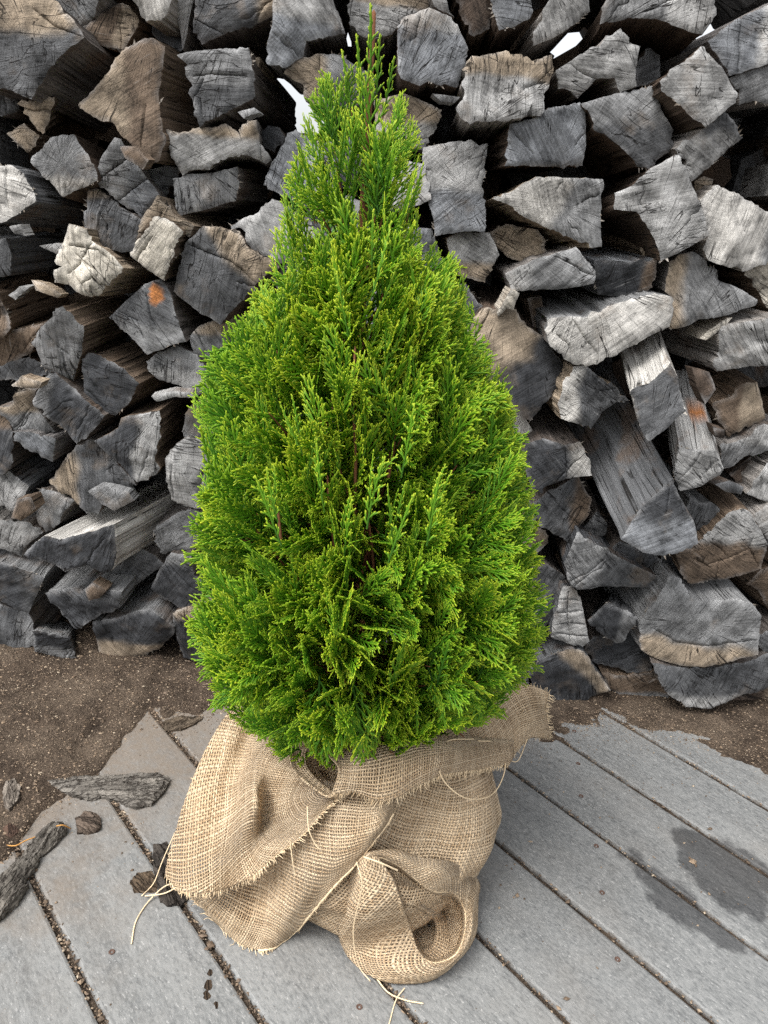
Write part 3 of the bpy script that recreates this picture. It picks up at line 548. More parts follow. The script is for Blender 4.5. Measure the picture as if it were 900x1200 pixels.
L('T7', 'brown log in shade beside the shrub', 'umber', [(190, 560), (250, 520), (312, 570), (322, 610), (260, 662), (200, 640)], ('tan', 'l', .5), d=.05)
L('T8', 'charcoal oblong log with a smooth grey top', 'coal', [(145, 400), (300, 406), (420, 390), (415, 440), (402, 520), (380, 540), (240, 560), (165, 552), (150, 500)], ('brown', 'r', .2), flank='blue', d=-.01)
L('T8', 'large light grey log with a torn hollow edge', 'light', [(310, 70), (400, -10), (505, -66), (545, -20), (580, 80), (612, 170), (638, 280), (560, 326), (430, 392), (405, 300), (350, 210), (332, 180), (240, 170), (240, 100)], flank='umber', d=-.045)
L('T8', 'pale grey log with one greyer end', 'pale', [(610, 130), (680, 65), (790, 110), (900, 170), (1000, 200), (1000, 360), (830, 432), (740, 420), (700, 410), (650, 390), (630, 340), (650, 290), (640, 230)], ('mid', 'r', .25), d=-.03)
L('T8', 'cream log end with brown split sides', 'cream', [(810, 450), (900, 396), (1000, 370), (1000, 640), (900, 602), (860, 520)], flank='brown', d=.005)
L('T8', 'arrow shaped grey log pointing along the row', 'mid', [(480, 402), (570, 360), (620, 386), (690, 440), (690, 480), (780, 522), (856, 566), (850, 590), (700, 640), (600, 652), (550, 680), (475, 690), (470, 620), (490, 560), (460, 530)], ('tan', 'l', .2), d=-.02)
L('T8', 'light grey squared log below the arrow shaped log', 'light', [(690, 700), (800, 672), (900, 660), (1000, 645), (1000, 845), (900, 860), (680, 892), (665, 862), (690, 800)], d=-.03)
L('T8', 'long pale slab cracked at one end', 'pale', [(-70, 700), (-60, 655), (0, 642), (100, 646), (210, 596), (300, 565), (400, 540), (478, 560), (488, 610), (470, 686), (380, 726), (250, 796), (150, 850), (60, 850), (20, 830), (-50, 770)], flank='mid', d=-.045, cracks=[[(-30, 720), (20, 760), (40, 810)], [(40, 650), (90, 730), (150, 800)]])
L('T8', 'pale stick poking from under the arrow shaped log', 'cream', [(603, 738), (640, 705), (725, 648), (745, 648), (690, 700), (630, 745)], d=-.01, thin=True, ln=.06)
L('T8', 'tan rounded knob in the gap under the hollow edged log', 'tan', [(335, 352), (370, 300), (412, 330), (406, 380), (350, 376)], d=.03)
L('T4', 'small tan chip under the striped oblong log', 'tan', [(575, 800), (620, 775), (662, 790), (650, 850), (590, 862)], d=.03, thin=True)
L('U4', 'tilted log with silvery top and dark brown end', 'dark', [(255, 240), (300, 215), (370, 180), (440, 105), (472, 170), (500, 290), (512, 330), (460, 370), (430, 410), (340, 476), (310, 430), (280, 330)], flank='pale', ax=(-20, -62), d=-.10, ln=.26)
L('U4', 'pale tapering log with a bright orange scar', 'light', [(490, 525), (580, 530), (652, 536), (692, 620), (682, 650), (590, 702), (490, 725), (470, 680), (460, 640)], flank='light', ax=(-14, -70), d=-.06, ln=.22, spot=(560, 350, .018), cracks=[[(480, 665), (545, 595), (585, 540)], [(500, 520), (575, 528)], [(610, 640), (650, 590)]])
L('P', 'huge charcoal log sloping outward, scorched orange up its side', 'coal', [(730, 632), (750, 600), (770, 580), (790, 563), (801, 590), (815, 615), (819, 636), (800, 646), (780, 651), (755, 647)], ('blue', 'b', .5), flank='dark', ax=(-62, -118), d=-.11, ln=.30, cracks=[[(800, 590), (803, 612)], [(786, 570), (783, 600)]])
L('U4', 'brown sawn block beneath the squared light log', 'brown', [(650, 300), (700, 280), (800, 200), (850, 200), (892, 370), (720, 460), (690, 400)], ('tan', 'r', .5), d=.02)
L('U4', 'ribbed grey slab sagging in the middle', 'mid', [(685, 500), (760, 490), (830, 460), (870, 422), (900, 410), (1010, 420), (1010, 520), (900, 530), (850, 552), (800, 562), (740, 610), (690, 622)], ('light', 't', .4), d=.0)
L('U4', 'pale triangular log beyond the ribbed slab', 'light', [(808, 735), (850, 660), (900, 590), (1010, 540), (1010, 780), (900, 772)], d=.0)
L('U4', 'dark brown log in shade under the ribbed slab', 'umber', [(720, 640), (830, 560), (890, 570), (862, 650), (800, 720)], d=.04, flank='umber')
L('U5', 'brown grey log broken by deep branching cracks', 'brown', [(585, 155), (680, 100), (720, 60), (760, 20), (812, 0), (842, 10), (900, 120), (880, 206), (760, 240), (640, 258), (610, 240), (600, 200)], ('light', 't', .4), d=-.035, cracks=[[(690, 190), (770, 160), (830, 130), (850, 90)], [(700, 110), (735, 130), (760, 160)], [(830, 120), (870, 190)], [(650, 170), (700, 200)]])
L('U5', 'small dark block topping the deeply cracked log', 'dark', [(610, 20), (640, -40), (720, -20), (745, 10), (700, 70), (640, 66)], d=-.005, flank='mid')
L('U5', 'pale log corner beside the deeply cracked log', 'light', [(850, 22), (900, -10), (1000, -40), (1000, 150), (915, 115)], d=-.01)
L('U4', 'short dark stick across the foot of the orange scarred log', 'dark', [(655, 690), (720, 670), (796, 705), (780, 740), (700, 722)], d=-.03, thin=True, ln=.08)
L('U5', 'massive light grey log with tan rim under a long crack', 'mid', [(455, 400), (485, 345), (530, 290), (556, 238), (600, 248), (626, 300), (700, 322), (800, 318), (850, 338), (878, 376), (866, 510), (760, 532), (680, 546), (600, 540), (510, 516), (460, 490)], ('tan', 'b', .28), flank='mid', d=-.05, cracks=[[(505, 420), (580, 460), (680, 475), (780, 468), (862, 460)]])
L('U5', 'wide dark slab resting on dirt under the massive log', 'dark', [(505, 540), (560, 548), (700, 558), (860, 526), (900, 505), (1000, 490), (1000, 605), (900, 626), (800, 652), (700, 692), (630, 692), (565, 652), (530, 602)], ('light', 'b', .25), d=-.025)
L('U5', 'dirt caked log at ground level under the dark slab', 'umber', [(625, 696), (720, 688), (800, 662), (900, 632), (1010, 610), (1010, 790), (860, 760), (700, 740), (640, 722)], ('tan', 'r', .4), d=.02)
L('U5', 'grey shark fin log with crisp lower edge', 'dark', [(190, 190), (235, 80), (300, 120), (400, 180), (516, 240), (490, 280), (350, 272), (230, 272), (200, 240)], ('mid', 'l', .4), d=-.03, flank='coal')
L('U5', 'dark log in the gap over the shark fin log', 'coal', [(350, 130), (380, 105), (500, 150), (522, 172), (480, 200), (420, 186)], d=.02)
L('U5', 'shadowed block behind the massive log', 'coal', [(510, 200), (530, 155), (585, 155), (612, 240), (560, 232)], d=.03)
L('U5', 'charcoal block hung under the shark fin log', 'coal', [(270, 388), (335, 330), (390, 352), (442, 375), (420, 420), (392, 470), (370, 470), (300, 422)], ('mid', 'r', .4), flank='dark', ax=(6, -24), d=-.03)
L('U5', 'light grey log with a grid of small checks', 'light', [(140, 446), (145, 390), (180, 272), (215, 270), (242, 310), (260, 400), (272, 460), (250, 480), (200, 470)], d=-.04, flank='dark', cracks=[[(150, 400), (200, 395), (255, 400)], [(175, 310), (240, 320)], [(200, 290), (195, 360), (205, 460)], [(160, 360), (250, 355)], [(160, 430), (230, 440), (265, 440)]])
L('U5', 'dark smooth log between shrub and checked log', 'dark', [(40, 220), (130, 190), (190, 232), (178, 282), (140, 390), (100, 422), (40, 400)], d=.0)
L('U5', 'wide black log low down behind the hung block', 'coal', [(260, 490), (290, 440), (400, 405), (490, 440), (502, 510), (490, 560), (440, 576), (370, 550), (300, 540)], d=.015)
L('U5', 'charcoal block with tan stripe, bottom log by the burlap', 'coal', [(60, 560), (140, 520), (215, 488), (256, 500), (310, 580), (352, 642), (250, 682), (130, 728), (85, 640)], ('tan', 'tr', .22), flank='dark', d=-.035)
L('U5', 'brownish log on the dirt between two dark slabs', 'brown', [(318, 570), (400, 580), (500, 560), (552, 640), (546, 692), (450, 680), (380, 656), (340, 622)], ('mid', 'b', .4), d=.01)
L('U5', 'rounded tan log end touching the shrub low down', 'tan', [(20, 60), (100, 60), (130, 90), (132, 120), (90, 160), (30, 170)], ('pale', 'b', .4), d=.0)
L('U3', 'brown grey five sided log close to the shrub', 'dark', [(345, 730), (430, 660), (560, 600), (622, 700), (612, 770), (515, 886), (430, 832), (360, 792)], ('brown', 'r', .3), d=-.015)
L('U3', 'two tone log, charcoal and cream, close to the shrub', 'coal', [(310, 490), (330, 450), (400, 430), (495, 460), (560, 445), (602, 520), (612, 590), (500, 606), (410, 640), (400, 670), (350, 642), (330, 580)], ('pale', 'r', .33), d=-.035, cracks=[[(497, 470), (505, 600)]])
L('U3', 'small dark stub beside the five sided log', 'dark', [(585, 825), (640, 750), (680, 800), (686, 830), (660, 872), (620, 862)], d=.02)
L('U3', 'grey log with pale rim beside the big sloping log', 'dark', [(480, 290), (495, 230), (502, 180), (545, 115), (596, 112), (660, 160), (730, 200), (796, 266), (735, 270), (670, 310), (622, 386), (560, 362), (490, 340)], ('pale', 'l', .28), flank='tan', d=-.045)
L('U3', 'pale flake fallen in the gap beside the shrub', 'pale', [(262, 312), (300, 300), (362, 410), (332, 442), (275, 412)], d=.01, thin=True)
L('U3', 'light log edge peeking out beside the shrub', 'light', [(150, 330), (255, 320), (250, 392), (222, 462), (150, 440)], d=.02)
L('U5', 'brown log end beside the massive log', 'brown', [(830, 262), (880, 210), (1000, 190), (1000, 420), (905, 345), (870, 282)], d=.03)
L('U5', 'narrow dark log between massive log and dark slab', 'dark', [(872, 445), (1000, 415), (1000, 490), (892, 512)], d=.0)
# logs that only show between the shrub's sprays
rh = random.Random(21)
for (x, y, w, h) in ((395, 195, 80, 62), (470, 215, 66, 66), (400, 265, 88, 66), (480, 300, 76, 70), (360, 330, 84, 66), (450, 372, 86, 72), (530, 362, 60, 60), (340, 405, 80, 72), (420, 452, 84, 74), (515, 455, 78, 76), (330, 485, 84, 72),
                     (300, 560, 84, 66), (390, 540, 88, 78), (480, 548, 84, 78), (560, 560, 66, 76), (300, 640, 84, 72), (390, 630, 84, 78), (480, 640, 84, 78), (570, 640, 66, 66), (300, 722, 84, 72), (390, 722, 84, 78), (480, 730, 84, 72), (565, 725, 74, 76), (330, 790, 84, 54), (420, 805, 84, 56), (510, 808, 84, 56), (590, 796, 62, 56)):
    k = rh.randint(5, 7); a0 = rh.uniform(0, 6)
    pts = [(x + w * .56 * rh.uniform(.82, 1.06) * math.cos(a0 + 6.2832 * i / k), y + h * .56 * rh.uniform(.82, 1.06) * math.sin(a0 + 6.2832 * i / k)) for i in range(k)]
    L('P', 'HIDDEN', rh.choice(('mid', 'dark', 'light', 'blue')), pts, d=rh.uniform(-.01, .02))

def log_mesh(pts_px, d, tone, flank, band, ax, ln, seed, spot=None, thin=False, cracks=()):
    r = random.Random(seed)
    cx = sum(p[0] for p in pts_px) / len(pts_px); cy = sum(p[1] for p in pts_px) / len(pts_px)
    Y = PILE_Y + d + r.uniform(-.006, .006)
    c0 = at_y(cx, cy, Y)
    tx, tz = (r.gauss(0, .14), r.gauss(0.02, .13)) if d > -.1 else (r.gauss(0, .05), .25)
    nrm = Vector((tx, -1, tz)).normalized()
    P3 = [on_plane(px, py, c0, nrm) for px, py in pts_px]
    ex = Vector((1, 0, 0)) - nrm * nrm.x; ex.normalize(); ez = ex.cross(nrm); ez = -ez if ez.z < 0 else ez
    P2 = [((p - c0).dot(ex) * 1.025, (p - c0).dot(ez) * 1.025) for p in P3]
    if ax is not None:
        bk = at_y(cx + ax[0], cy + ax[1], Y + ln * .62); axis = (bk - c0).normalized()
    else: axis = Vector((.17 * (450 - cx) / 450 + r.gauss(0, .07), 1, .12 * (cy - 250) / 500 + r.gauss(0, .05))).normalized()
    # outline: corners kept, edges resampled and torn
    step = 0.0042; jag = 0.0016 if not thin else 0.0006; out = []; sid = []
    n = len(P2); s_acc = 0.0
    area = sum(P2[i][0] * P2[(i + 1) % n][1] - P2[(i + 1) % n][0] * P2[i][1] for i in range(n))
    if area < 0: P2 = P2[::-1]
    for i in range(n):
        a, b = P2[i], P2[(i + 1) % n]; ex_, ey_ = b[0] - a[0], b[1] - a[1]; l = math.hypot(ex_, ey_)
        k = max(1, int(l / step)); nx_, ny_ = ey_ / (l + 1e-9), -ex_ / (l + 1e-9)
        rough_edge = r.random() < .45; am = jag * (2.3 if rough_edge else 0.8); slope = r.uniform(-.3, .3)
        for j in range(k):
            t = j / k; f = math.sin(math.pi * t) ** .5 if k > 1 else 0
            s = s_acc + l * t
            o = (am * noise.noise(Vector((s * 190, seed * 3.1, 0))) + am * 1.6 * noise.noise(Vector((s * 60, seed * 3.1, 5))) + am * .8 * noise.noise(Vector((s * 500, seed * 3.1, 9)))) * f
            out.append((a[0] + ex_ * t + nx_ * o, a[1] + ey_ * t + ny_ * o)); sid.append(s)
        s_acc += l
    O = np.array(out); m_ = len(out)
    # interior points
    mnx, mny = O.min(0); mxx, mxy = O.max(0); sp = max(0.0058, min(mxx - mnx, mxy - mny) / 22)
    def inside(x, y):
        x0, y0 = O[:, 0], O[:, 1]; x1, y1 = np.roll(x0, -1), np.roll(y0, -1)
        c = ((y0 > y) != (y1 > y)) & (x < (x1 - x0) * (y - y0) / (y1 - y0 + 1e-12) + x0); return c.sum() % 2 == 1
    I = []
    yy = mny
    row = 0
    while yy < mxy:
        xx = mnx + (sp / 2 if row % 2 else 0)
        while xx < mxx:
            x, y = xx + r.uniform(-.25, .25) * sp, yy + r.uniform(-.25, .25) * sp
            if inside(x, y) and ((O[:, 0] - x) ** 2 + (O[:, 1] - y) ** 2).min() > (sp * .55) ** 2: I.append((x, y))
            xx += sp
        yy += sp * .866; row += 1
    pith = (r.uniform(-.5, .5) * (mxx - mnx) * 1.5, (mxy - mny) * r.choice((-1, 1)) * r.uniform(.45, .9)) if r.random() < .88 else (r.uniform(-.02, .02), r.uniform(-.02, .02))
    # drying cracks: V grooves cut into the end
    lines = []
    for c_ in cracks:
        q_ = [on_plane(a, b, c0, nrm) for a, b in c_]; lines.append(([((p - c0).dot(ex), (p - c0).dot(ez)) for p in q_], r.uniform(.0013, .0019), .011))
    if not thin:
        for _ in range(r.choice((0, 1, 1, 2, 3)) if not cracks else 1):
            a = out[r.randrange(m_)]; b = pith if math.hypot(*pith) > .03 else (r.uniform(-.02, .02), r.uniform(-.02, .02)); f = r.uniform(.25, .7); L_ = math.hypot(b[0] - a[0], b[1] - a[1]); f = min(f, .075 / L_)
            lines.append(([(a[0] + (b[0] - a[0]) * f * t_ + (r.gauss(0, .0018) if 0 < t_ < 1 else 0), a[1] + (b[1] - a[1]) * f * t_ + (r.gauss(0, .0018) if 0 < t_ < 1 else 0)) for t_ in (.03, .3, .55, .8, 1)], r.uniform(.0006, .0014), .008))
    CP = []; CD = []
    for ln_, w_c, dp_c in lines:
        pl = []
        for (a, b) in zip(ln_[:-1], ln_[1:]):
            l = math.hypot(b[0] - a[0], b[1] - a[1]); k = max(1, int(l / .003)); pl += [(a[0] + (b[0] - a[0]) * j / k, a[1] + (b[1] - a[1]) * j / k) for j in range(k)]
        pl.append(ln_[-1]); K = len(pl)
        for j, (x, y) in enumerate(pl):
            j0, j1 = max(0, j - 1), min(K - 1, j + 1); tx_, ty_ = pl[j1][0] - pl[j0][0], pl[j1][1] - pl[j0][1]; tl = math.hypot(tx_, ty_) + 1e-9
            wv = w_c * (.35 + .65 * math.sin(math.pi * min(1, .25 + .75 * (1 - j / K)))) * r.uniform(.7, 1.2); x += r.gauss(0, .0004); y += r.gauss(0, .0004)
            for sgn, dp_ in ((1, 0), (0, dp_c * (.3 + .7 * (1 - j / K))), (-1, 0)):
                px_, py_ = x - sgn * ty_ / tl * wv, y + sgn * tx_ / tl * wv
                if inside(px_, py_) and ((O[:, 0] - px_) ** 2 + (O[:, 1] - py_) ** 2).min() > .0012 ** 2: CP.append((px_, py_)); CD.append(dp_)
    if CP:
        ca = np.array(CP); I = [p for p in I if ((ca[:, 0] - p[0]) ** 2 + (ca[:, 1] - p[1]) ** 2).min() > .0024 ** 2]
    nI = m_ + len(I)
    V2 = [Vector(p) for p in out] + [Vector(p) for p in I] + [Vector(p) for p in CP]
    res = delaunay_2d_cdt(V2, [], [list(range(m_))], 1, 1e-6)
    v2, tris, orig = res[0], res[2], res[3]
    base, second = TONE[tone], TONE[band[0]] if band else None
    dirs = dict(t=(0, 1), b=(0, -1), l=(-1, 0), r=(1, 0), tr=(.7, .7), tl=(-.7, .7))
    if band:
        bd = dirs[band[1]]; pr = O @ np.array(bd); lo, hi = pr.min(), pr.max()
    facet = r.uniform(.004, .010); tz_ = [(r.uniform(0, 6.28), r.uniform(-.03, .03), r.uniform(.0015, .0045)) for _ in range(r.choice((0, 1, 2, 3)) if not thin else 0)]; verts = []; uvs = []; cols = []
    spc = None
    if spot is not None:
        w = on_plane(spot[0][0], spot[0][1], c0, nrm); spc = ((w - c0).dot(ex), (w - c0).dot(ez), spot[1])
    ph = r.uniform(0, 50)
    ridge_a = r.uniform(0, 6.28); ridge_o = r.uniform(-.02, .02); ridge_h = r.uniform(0.0, .012) * (0 if thin else 1)
    for vi, p in enumerate(v2):
        q = Vector((p.x * 14, p.y * 14, ph)); dep = facet * fbm(q, 3) + .0012 * noise.noise(Vector((p.x * 110, p.y * 110, ph)))
        rd = p.x * math.cos(ridge_a) + p.y * math.sin(ridge_a) - ridge_o; dep += ridge_h * min(1, abs(rd) / .05) * (1 if rd > 0 else .35)
        for (ta, to, th_) in tz_:
            tw = p.x * math.cos(ta) + p.y * math.sin(ta) - to + .012 * noise.noise(Vector((p.x * 45, p.y * 45, ta)))
            dep += th_ * sstep(-.002, .002, tw)
        if orig[vi] and orig[vi][0] >= nI: dep += CD[orig[vi][0] - nI]
        dm = math.sqrt(((O[:, 0] - p.x) ** 2 + (O[:, 1] - p.y) ** 2).min()); dep += .0035 * (1 - min(1, dm / .006)) ** 2
        verts.append(c0 + ex * p.x + ez * p.y - nrm * dep); uvs.append((p.x - pith[0], p.y - pith[1]))
        c = base
        if band:
            s = ((p.x * bd[0] + p.y * bd[1]) - lo) / (hi - lo + 1e-9) + .10 * fbm(Vector((p.x * 18, p.y * 18, ph + 3)), 2); f = sstep(1 - band[2] - .05, 1 - band[2] + .06, s)
            c = tuple(a * (1 - f) + b * f for a, b in zip(c, second))
        if dm < .006:                                 # bleached, bruised rim
            f = (1 - dm / .006) * .40 * max(0.0, min(1.0, .5 + 1.2 * noise.noise(Vector((p.x * 40, p.y * 40, ph + 8))))); c = tuple(a * (1 - f) + .40 * f for a in c)
        if spc:
            dd = math.hypot(p.x - spc[0], (p.y - spc[1]) * .7) / spc[2] + .35 * noise.noise(Vector((p.x * 90, p.y * 90, 2))); f = sstep(1.0, .75, dd); c = tuple(a * (1 - f) + b * f for a, b in zip(c, TONE['rust']))
        v = 1 + .22 * noise.noise(Vector((p.x * 20, p.y * 20, ph + 20))); cols.append(tuple(a * v for a in c))
    end = mesh('cut_end', verts, [tuple(t)[::1] for t in tris], uv=uvs, col=cols)
    # outward orientation
    if len(end.polygons) and end.polygons[0].normal.dot(nrm) < 0: end.flip_normals()
    end.materials.append(M_END)
    # flanks
    ft = TONE[flank] if flank else tuple(a * .6 + b * .4 for a, b in zip(base, TONE['brown']))
    ft = tuple(a * 1.15 for a in ft)
    idx = {}
    for j, og in enumerate(orig):
        for o_ in og:
            if o_ < m_ and o_ not in idx: idx[o_] = j
    ring0 = [verts[idx[i]] if i in idx else c0 + ex * out[i][0] + ez * out[i][1] for i in range(m_)]
    cen = sum(ring0, Vector()) / m_
    deps = [d_ for d_ in (0, .003, .010, .022, .040, .065, .10, .15, .22, .30) if d_ < ln] + [ln]
    sv_, suv, sc = [], [], []
    for jd, dp in enumerate(deps):
        tp = (1.0 - .05 * dp / .34) if ax is None else 1.0
        for i in range(m_):
            v = ring0[i] - cen; s = sid[i]
            rn_ = v.normalized()
            o = (0.0006 if jd == 1 else 0) + (min(1, dp / .02)) * (.0028 * noise.noise(Vector((s * 130, dp * 5, seed + .5))) + .0045 * noise.noise(Vector((s * 32, dp * 7, seed + 7.5))) - .0016)
            if thin: o *= .3
            if i in idx and jd == 0: o = 0
            sv_.append(cen + v * tp + rn_ * o + axis * dp); suv.append((s, dp))
            f = max(0, min(1, .5 + .8 * noise.noise(Vector((s * 20, dp * 6, seed + 30)))))
            cc = tuple(a * (.75 + .5 * f) for a in ft)
            if spc:
                w = sv_[-1] - c0; q = w - axis * 0
                dd = (w - (ex * spc[0] + ez * spc[1])); 
                pxy = to_px(sv_[-1]); g = math.hypot(pxy[0] - spot[0][0], pxy[1] - spot[0][1]) / (spot[1] * 640) + .4 * noise.noise(Vector((s * 60, dp * 40, 2))); ff = sstep(1.0, .7, g)
                cc = tuple(a * (1 - ff) + b * ff for a, b in zip(cc, TONE['rust']))
            sc.append(cc)
    sf_ = []
    # torn fibres standing off the rim
    if not thin:
        for _ in range(r.choice((0, 0, 1, 2, 3))):
            i0 = r.randrange(m_); run = r.randint(1, 6)
            for q_ in range(run):
                i1 = (i0 + q_) % m_; w_ = (ring0[i1] - cen).normalized(); tng = (ring0[(i1 + 1) % m_] - ring0[i1]); b0 = len(sv_)
                l_ = r.uniform(.003, .010); th2 = r.uniform(.001, .0028); base_p = ring0[i1] + axis * r.uniform(.0, .004) - w_ * .001
                tip_p = base_p + (w_ * r.uniform(.2, 1) - axis * r.uniform(-.1, .7) + tng.normalized() * r.gauss(0, .5)).normalized() * l_
                for e_ in (tng.normalized() * th2, -tng.normalized() * th2, axis * th2 * 2): sv_.append(base_p + e_)
                sv_.append(tip_p)
                for _k in range(4): suv.append((sid[i1], .001 * _k)); sc.append((.36, .33, .29) if r.random() < .6 else (.17, .14, .11))
                sf_ += [(b0, b0 + 1, b0 + 3), (b0 + 1, b0 + 2, b0 + 3), (b0 + 2, b0, b0 + 3)]
    for j in range(len(deps) - 1):
        for i in range(m_):
            a, b = j * m_ + i, j * m_ + (i + 1) % m_; sf_.append((a, a + m_, b + m_, b))
    bf = len(sv_); sv_.append(cen + axis * ln); suv.append((0, ln)); sc.append(ft)
    for i in range(m_): sf_.append(((len(deps) - 1) * m_ + i, bf, (len(deps) - 1) * m_ + (i + 1) % m_))
    side = mesh('split_sides', sv_, sf_, smooth=False, uv=suv, col=sc)
    mid = side.polygons[len(side.polygons) - 3 * m_]
    if mid.normal.dot(mid.center - cen) < 0: side.flip_normals()
    side.materials.append(M_FLANK)
    return end, side, cen

def place_words(cx, cy, z, hidden):
    lev = ('lying on the ground' if z < .13 else 'one course up' if z < .25 else 'low in the stack' if z < .42 else 'halfway up the stack' if z < .68 else 'high in the stack' if z < .95 else 'near the top of the stack')
    return lev
used = {}
for i, g in enumerate(LOGS):
    end, side, cen = log_mesh(g['pts'], g['d'], g['tone'], g['flank'], g['band'], g['ax'], g['ln'], 100 + i * 7, g['spot'], g['thin'], g['cracks'])
    nm = 'wood_sliver' if g['thin'] else 'split_log'
    root = empty(nm, cen)
    link('cut_end', end, None, root); link('split_sides', side, None, root)
    if g['phrase'] == 'HIDDEN':
        lab = 'grey split log in the stack screened by the green shrub'
    else:
        lab = g['phrase'] + ', ' + place_words(0, 0, cen.z, False)
        if len(lab.replace(',', '').split()) > 16: lab = g['phrase']
    tag(root, lab, 'splinter' if g['thin'] else 'log', 'wood slivers caught in the pile' if g['thin'] else 'split logs stacked in the woodpile')

# the rows of wood behind the front row, and the stack running on past both sides
rb = random.Random(5); bv, bfc, buv, bc = [], [], [], []
HOLES = [(300, 36, 16), (310, 92, 15), (341, 136, 14), (398, 16, 16), (880, 15, 50), (850, 25, 30), (527, 5, 10), (690, 22, 7), (675, 52, 7), (893, 138, 8)]
def back_log(px, py, y, w, h, ln, tn):
    c = at_y(px, py, y); k = rb.randint(5, 7); a0 = rb.uniform(0, 6); base = len(bv); o = []
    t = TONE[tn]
    for i in range(k):
        a = a0 + 6.2832 * (i + rb.uniform(-.28, .28)) / k; rr = rb.uniform(.72, 1.16); o.append((w * rr * math.cos(a), h * rr * math.sin(a)))
    for dp in (0, ln):
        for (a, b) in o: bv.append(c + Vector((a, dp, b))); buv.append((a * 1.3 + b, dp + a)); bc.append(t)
    bfc.append(tuple(range(base, base + k)))
    for i in range(k): bfc.append((base + i, base + k + i, base + k + (i + 1) % k, base + (i + 1) % k))
for row, y in ((0, PILE_Y + .20), (1, PILE_Y + .46)):
    py = 840 if row == 0 else 800
    while py > -120:
        px = -330 + rb.uniform(0, 40)
        while px < 1240:
            x, yv = px + rb.uniform(-8, 8), py + rb.uniform(-6, 6)
            if not any((x - hx) ** 2 + (yv - hy) ** 2 < (hr + 27) ** 2 for hx, hy, hr in HOLES) and not (x > 820 and yv < 30) and not (x < -60 and row == 1) :
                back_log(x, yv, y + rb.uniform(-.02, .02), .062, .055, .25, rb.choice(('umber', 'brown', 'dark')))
            px += 66
        py -= 58
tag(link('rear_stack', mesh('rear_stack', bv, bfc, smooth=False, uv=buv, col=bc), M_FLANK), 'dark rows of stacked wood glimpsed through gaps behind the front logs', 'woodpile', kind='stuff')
bv, bfc, buv, bc = [], [], [], []
for sgn in (-1, 1):
    py = 810
    while py > -60:
        for kx in range(5):
            px = (-62 - kx * 74) if sgn < 0 else (975 + kx * 74)
            back_log(px + rb.uniform(-14, 14), py + rb.uniform(-14, 14) + (30 if kx % 2 else 0), PILE_Y + rb.uniform(-.02, .07), rb.uniform(.05, .078), rb.uniform(.044, .062), .33, rb.choice(('mid', 'dark', 'light', 'brown')))
        py -= 66
for q in range(17):
    back_log(-40 + q * 52 + rb.uniform(-10, 10), -78 + rb.uniform(-10, 10), PILE_Y + rb.uniform(-.02, .05), rb.uniform(.045, .06), rb.uniform(.04, .055), .33, rb.choice(('mid', 'dark', 'light', 'brown')))
tag(link('stack_continuation', mesh('stack_continuation', bv, bfc, smooth=False, uv=buv, col=bc), M_END), 'grey stacked logs where the woodpile runs on sideways', 'woodpile', kind='stuff')
# ------------------------------------------------------------------ arborvitae
def mesh_np(name, V, T, attr=None, smooth=True, uv=None):
    me = bpy.data.meshes.new(name); V = np.asarray(V, dtype=np.float32); T = np.asarray(T, dtype=np.int32)
    me.vertices.add(len(V)); me.vertices.foreach_set('co', V.ravel())
    me.loops.add(T.size); me.loops.foreach_set('vertex_index', T.ravel())
    me.polygons.add(len(T)); me.polygons.foreach_set('loop_start', np.arange(0, T.size, T.shape[1], dtype=np.int32))
    try: me.polygons.foreach_set('loop_total', np.full(len(T), T.shape[1], dtype=np.int32))
    except Exception: pass
    me.polygons.foreach_set('use_smooth', np.full(len(T), smooth))
    if uv is not None:
        u = me.uv_layers.new(name='UVMap'); u.data.foreach_set('uv', np.asarray(uv, dtype=np.float32)[T.ravel()].ravel())
    if attr:
        for k, v in attr.items():
            t = me.attributes.new(k, 'FLOAT', 'POINT'); t.data.foreach_set('value', np.asarray(v, dtype=np.float32))
    me.update(); me.validate(); return me
def tube(V, T, pts, rads, sides=5, flat=1.0, nrm=Vector((0, 1, 0)), A=None, avals=None):
    """tapered tube through pts appended to V, T (triangles)"""
    b = len(V); n = len(pts)
    for i, p in enumerate(pts):
        d = (pts[min(i + 1, n - 1)] - pts[max(i - 1, 0)]).normalized(); u = d.cross(nrm)
        u = u.normalized() if u.length > 1e-5 else d.orthogonal().normalized(); w = u.cross(d)
        for k in range(sides):
            a = 6.28319 * k / sides; V.append(p + (u * math.cos(a) + w * (math.sin(a) * flat)) * rads[i])
            if A is not None: A.append(avals[i])
    for i in range(n - 1):
        for k in range(sides):
            a, c = b + i * sides + k, b + i * sides + (k + 1) % sides; T.append((a, c, c + sides)); T.append((a, c + sides, a + sides))
    V.append(pts[-1] + (pts[-1] - pts[-2]) * .08)
    if A is not None: A.append(avals[-1])
    e = len(V) - 1
    for k in range(sides): T.append((b + (n - 1) * sides + k, b + (n - 1) * sides + (k + 1) % sides, e))
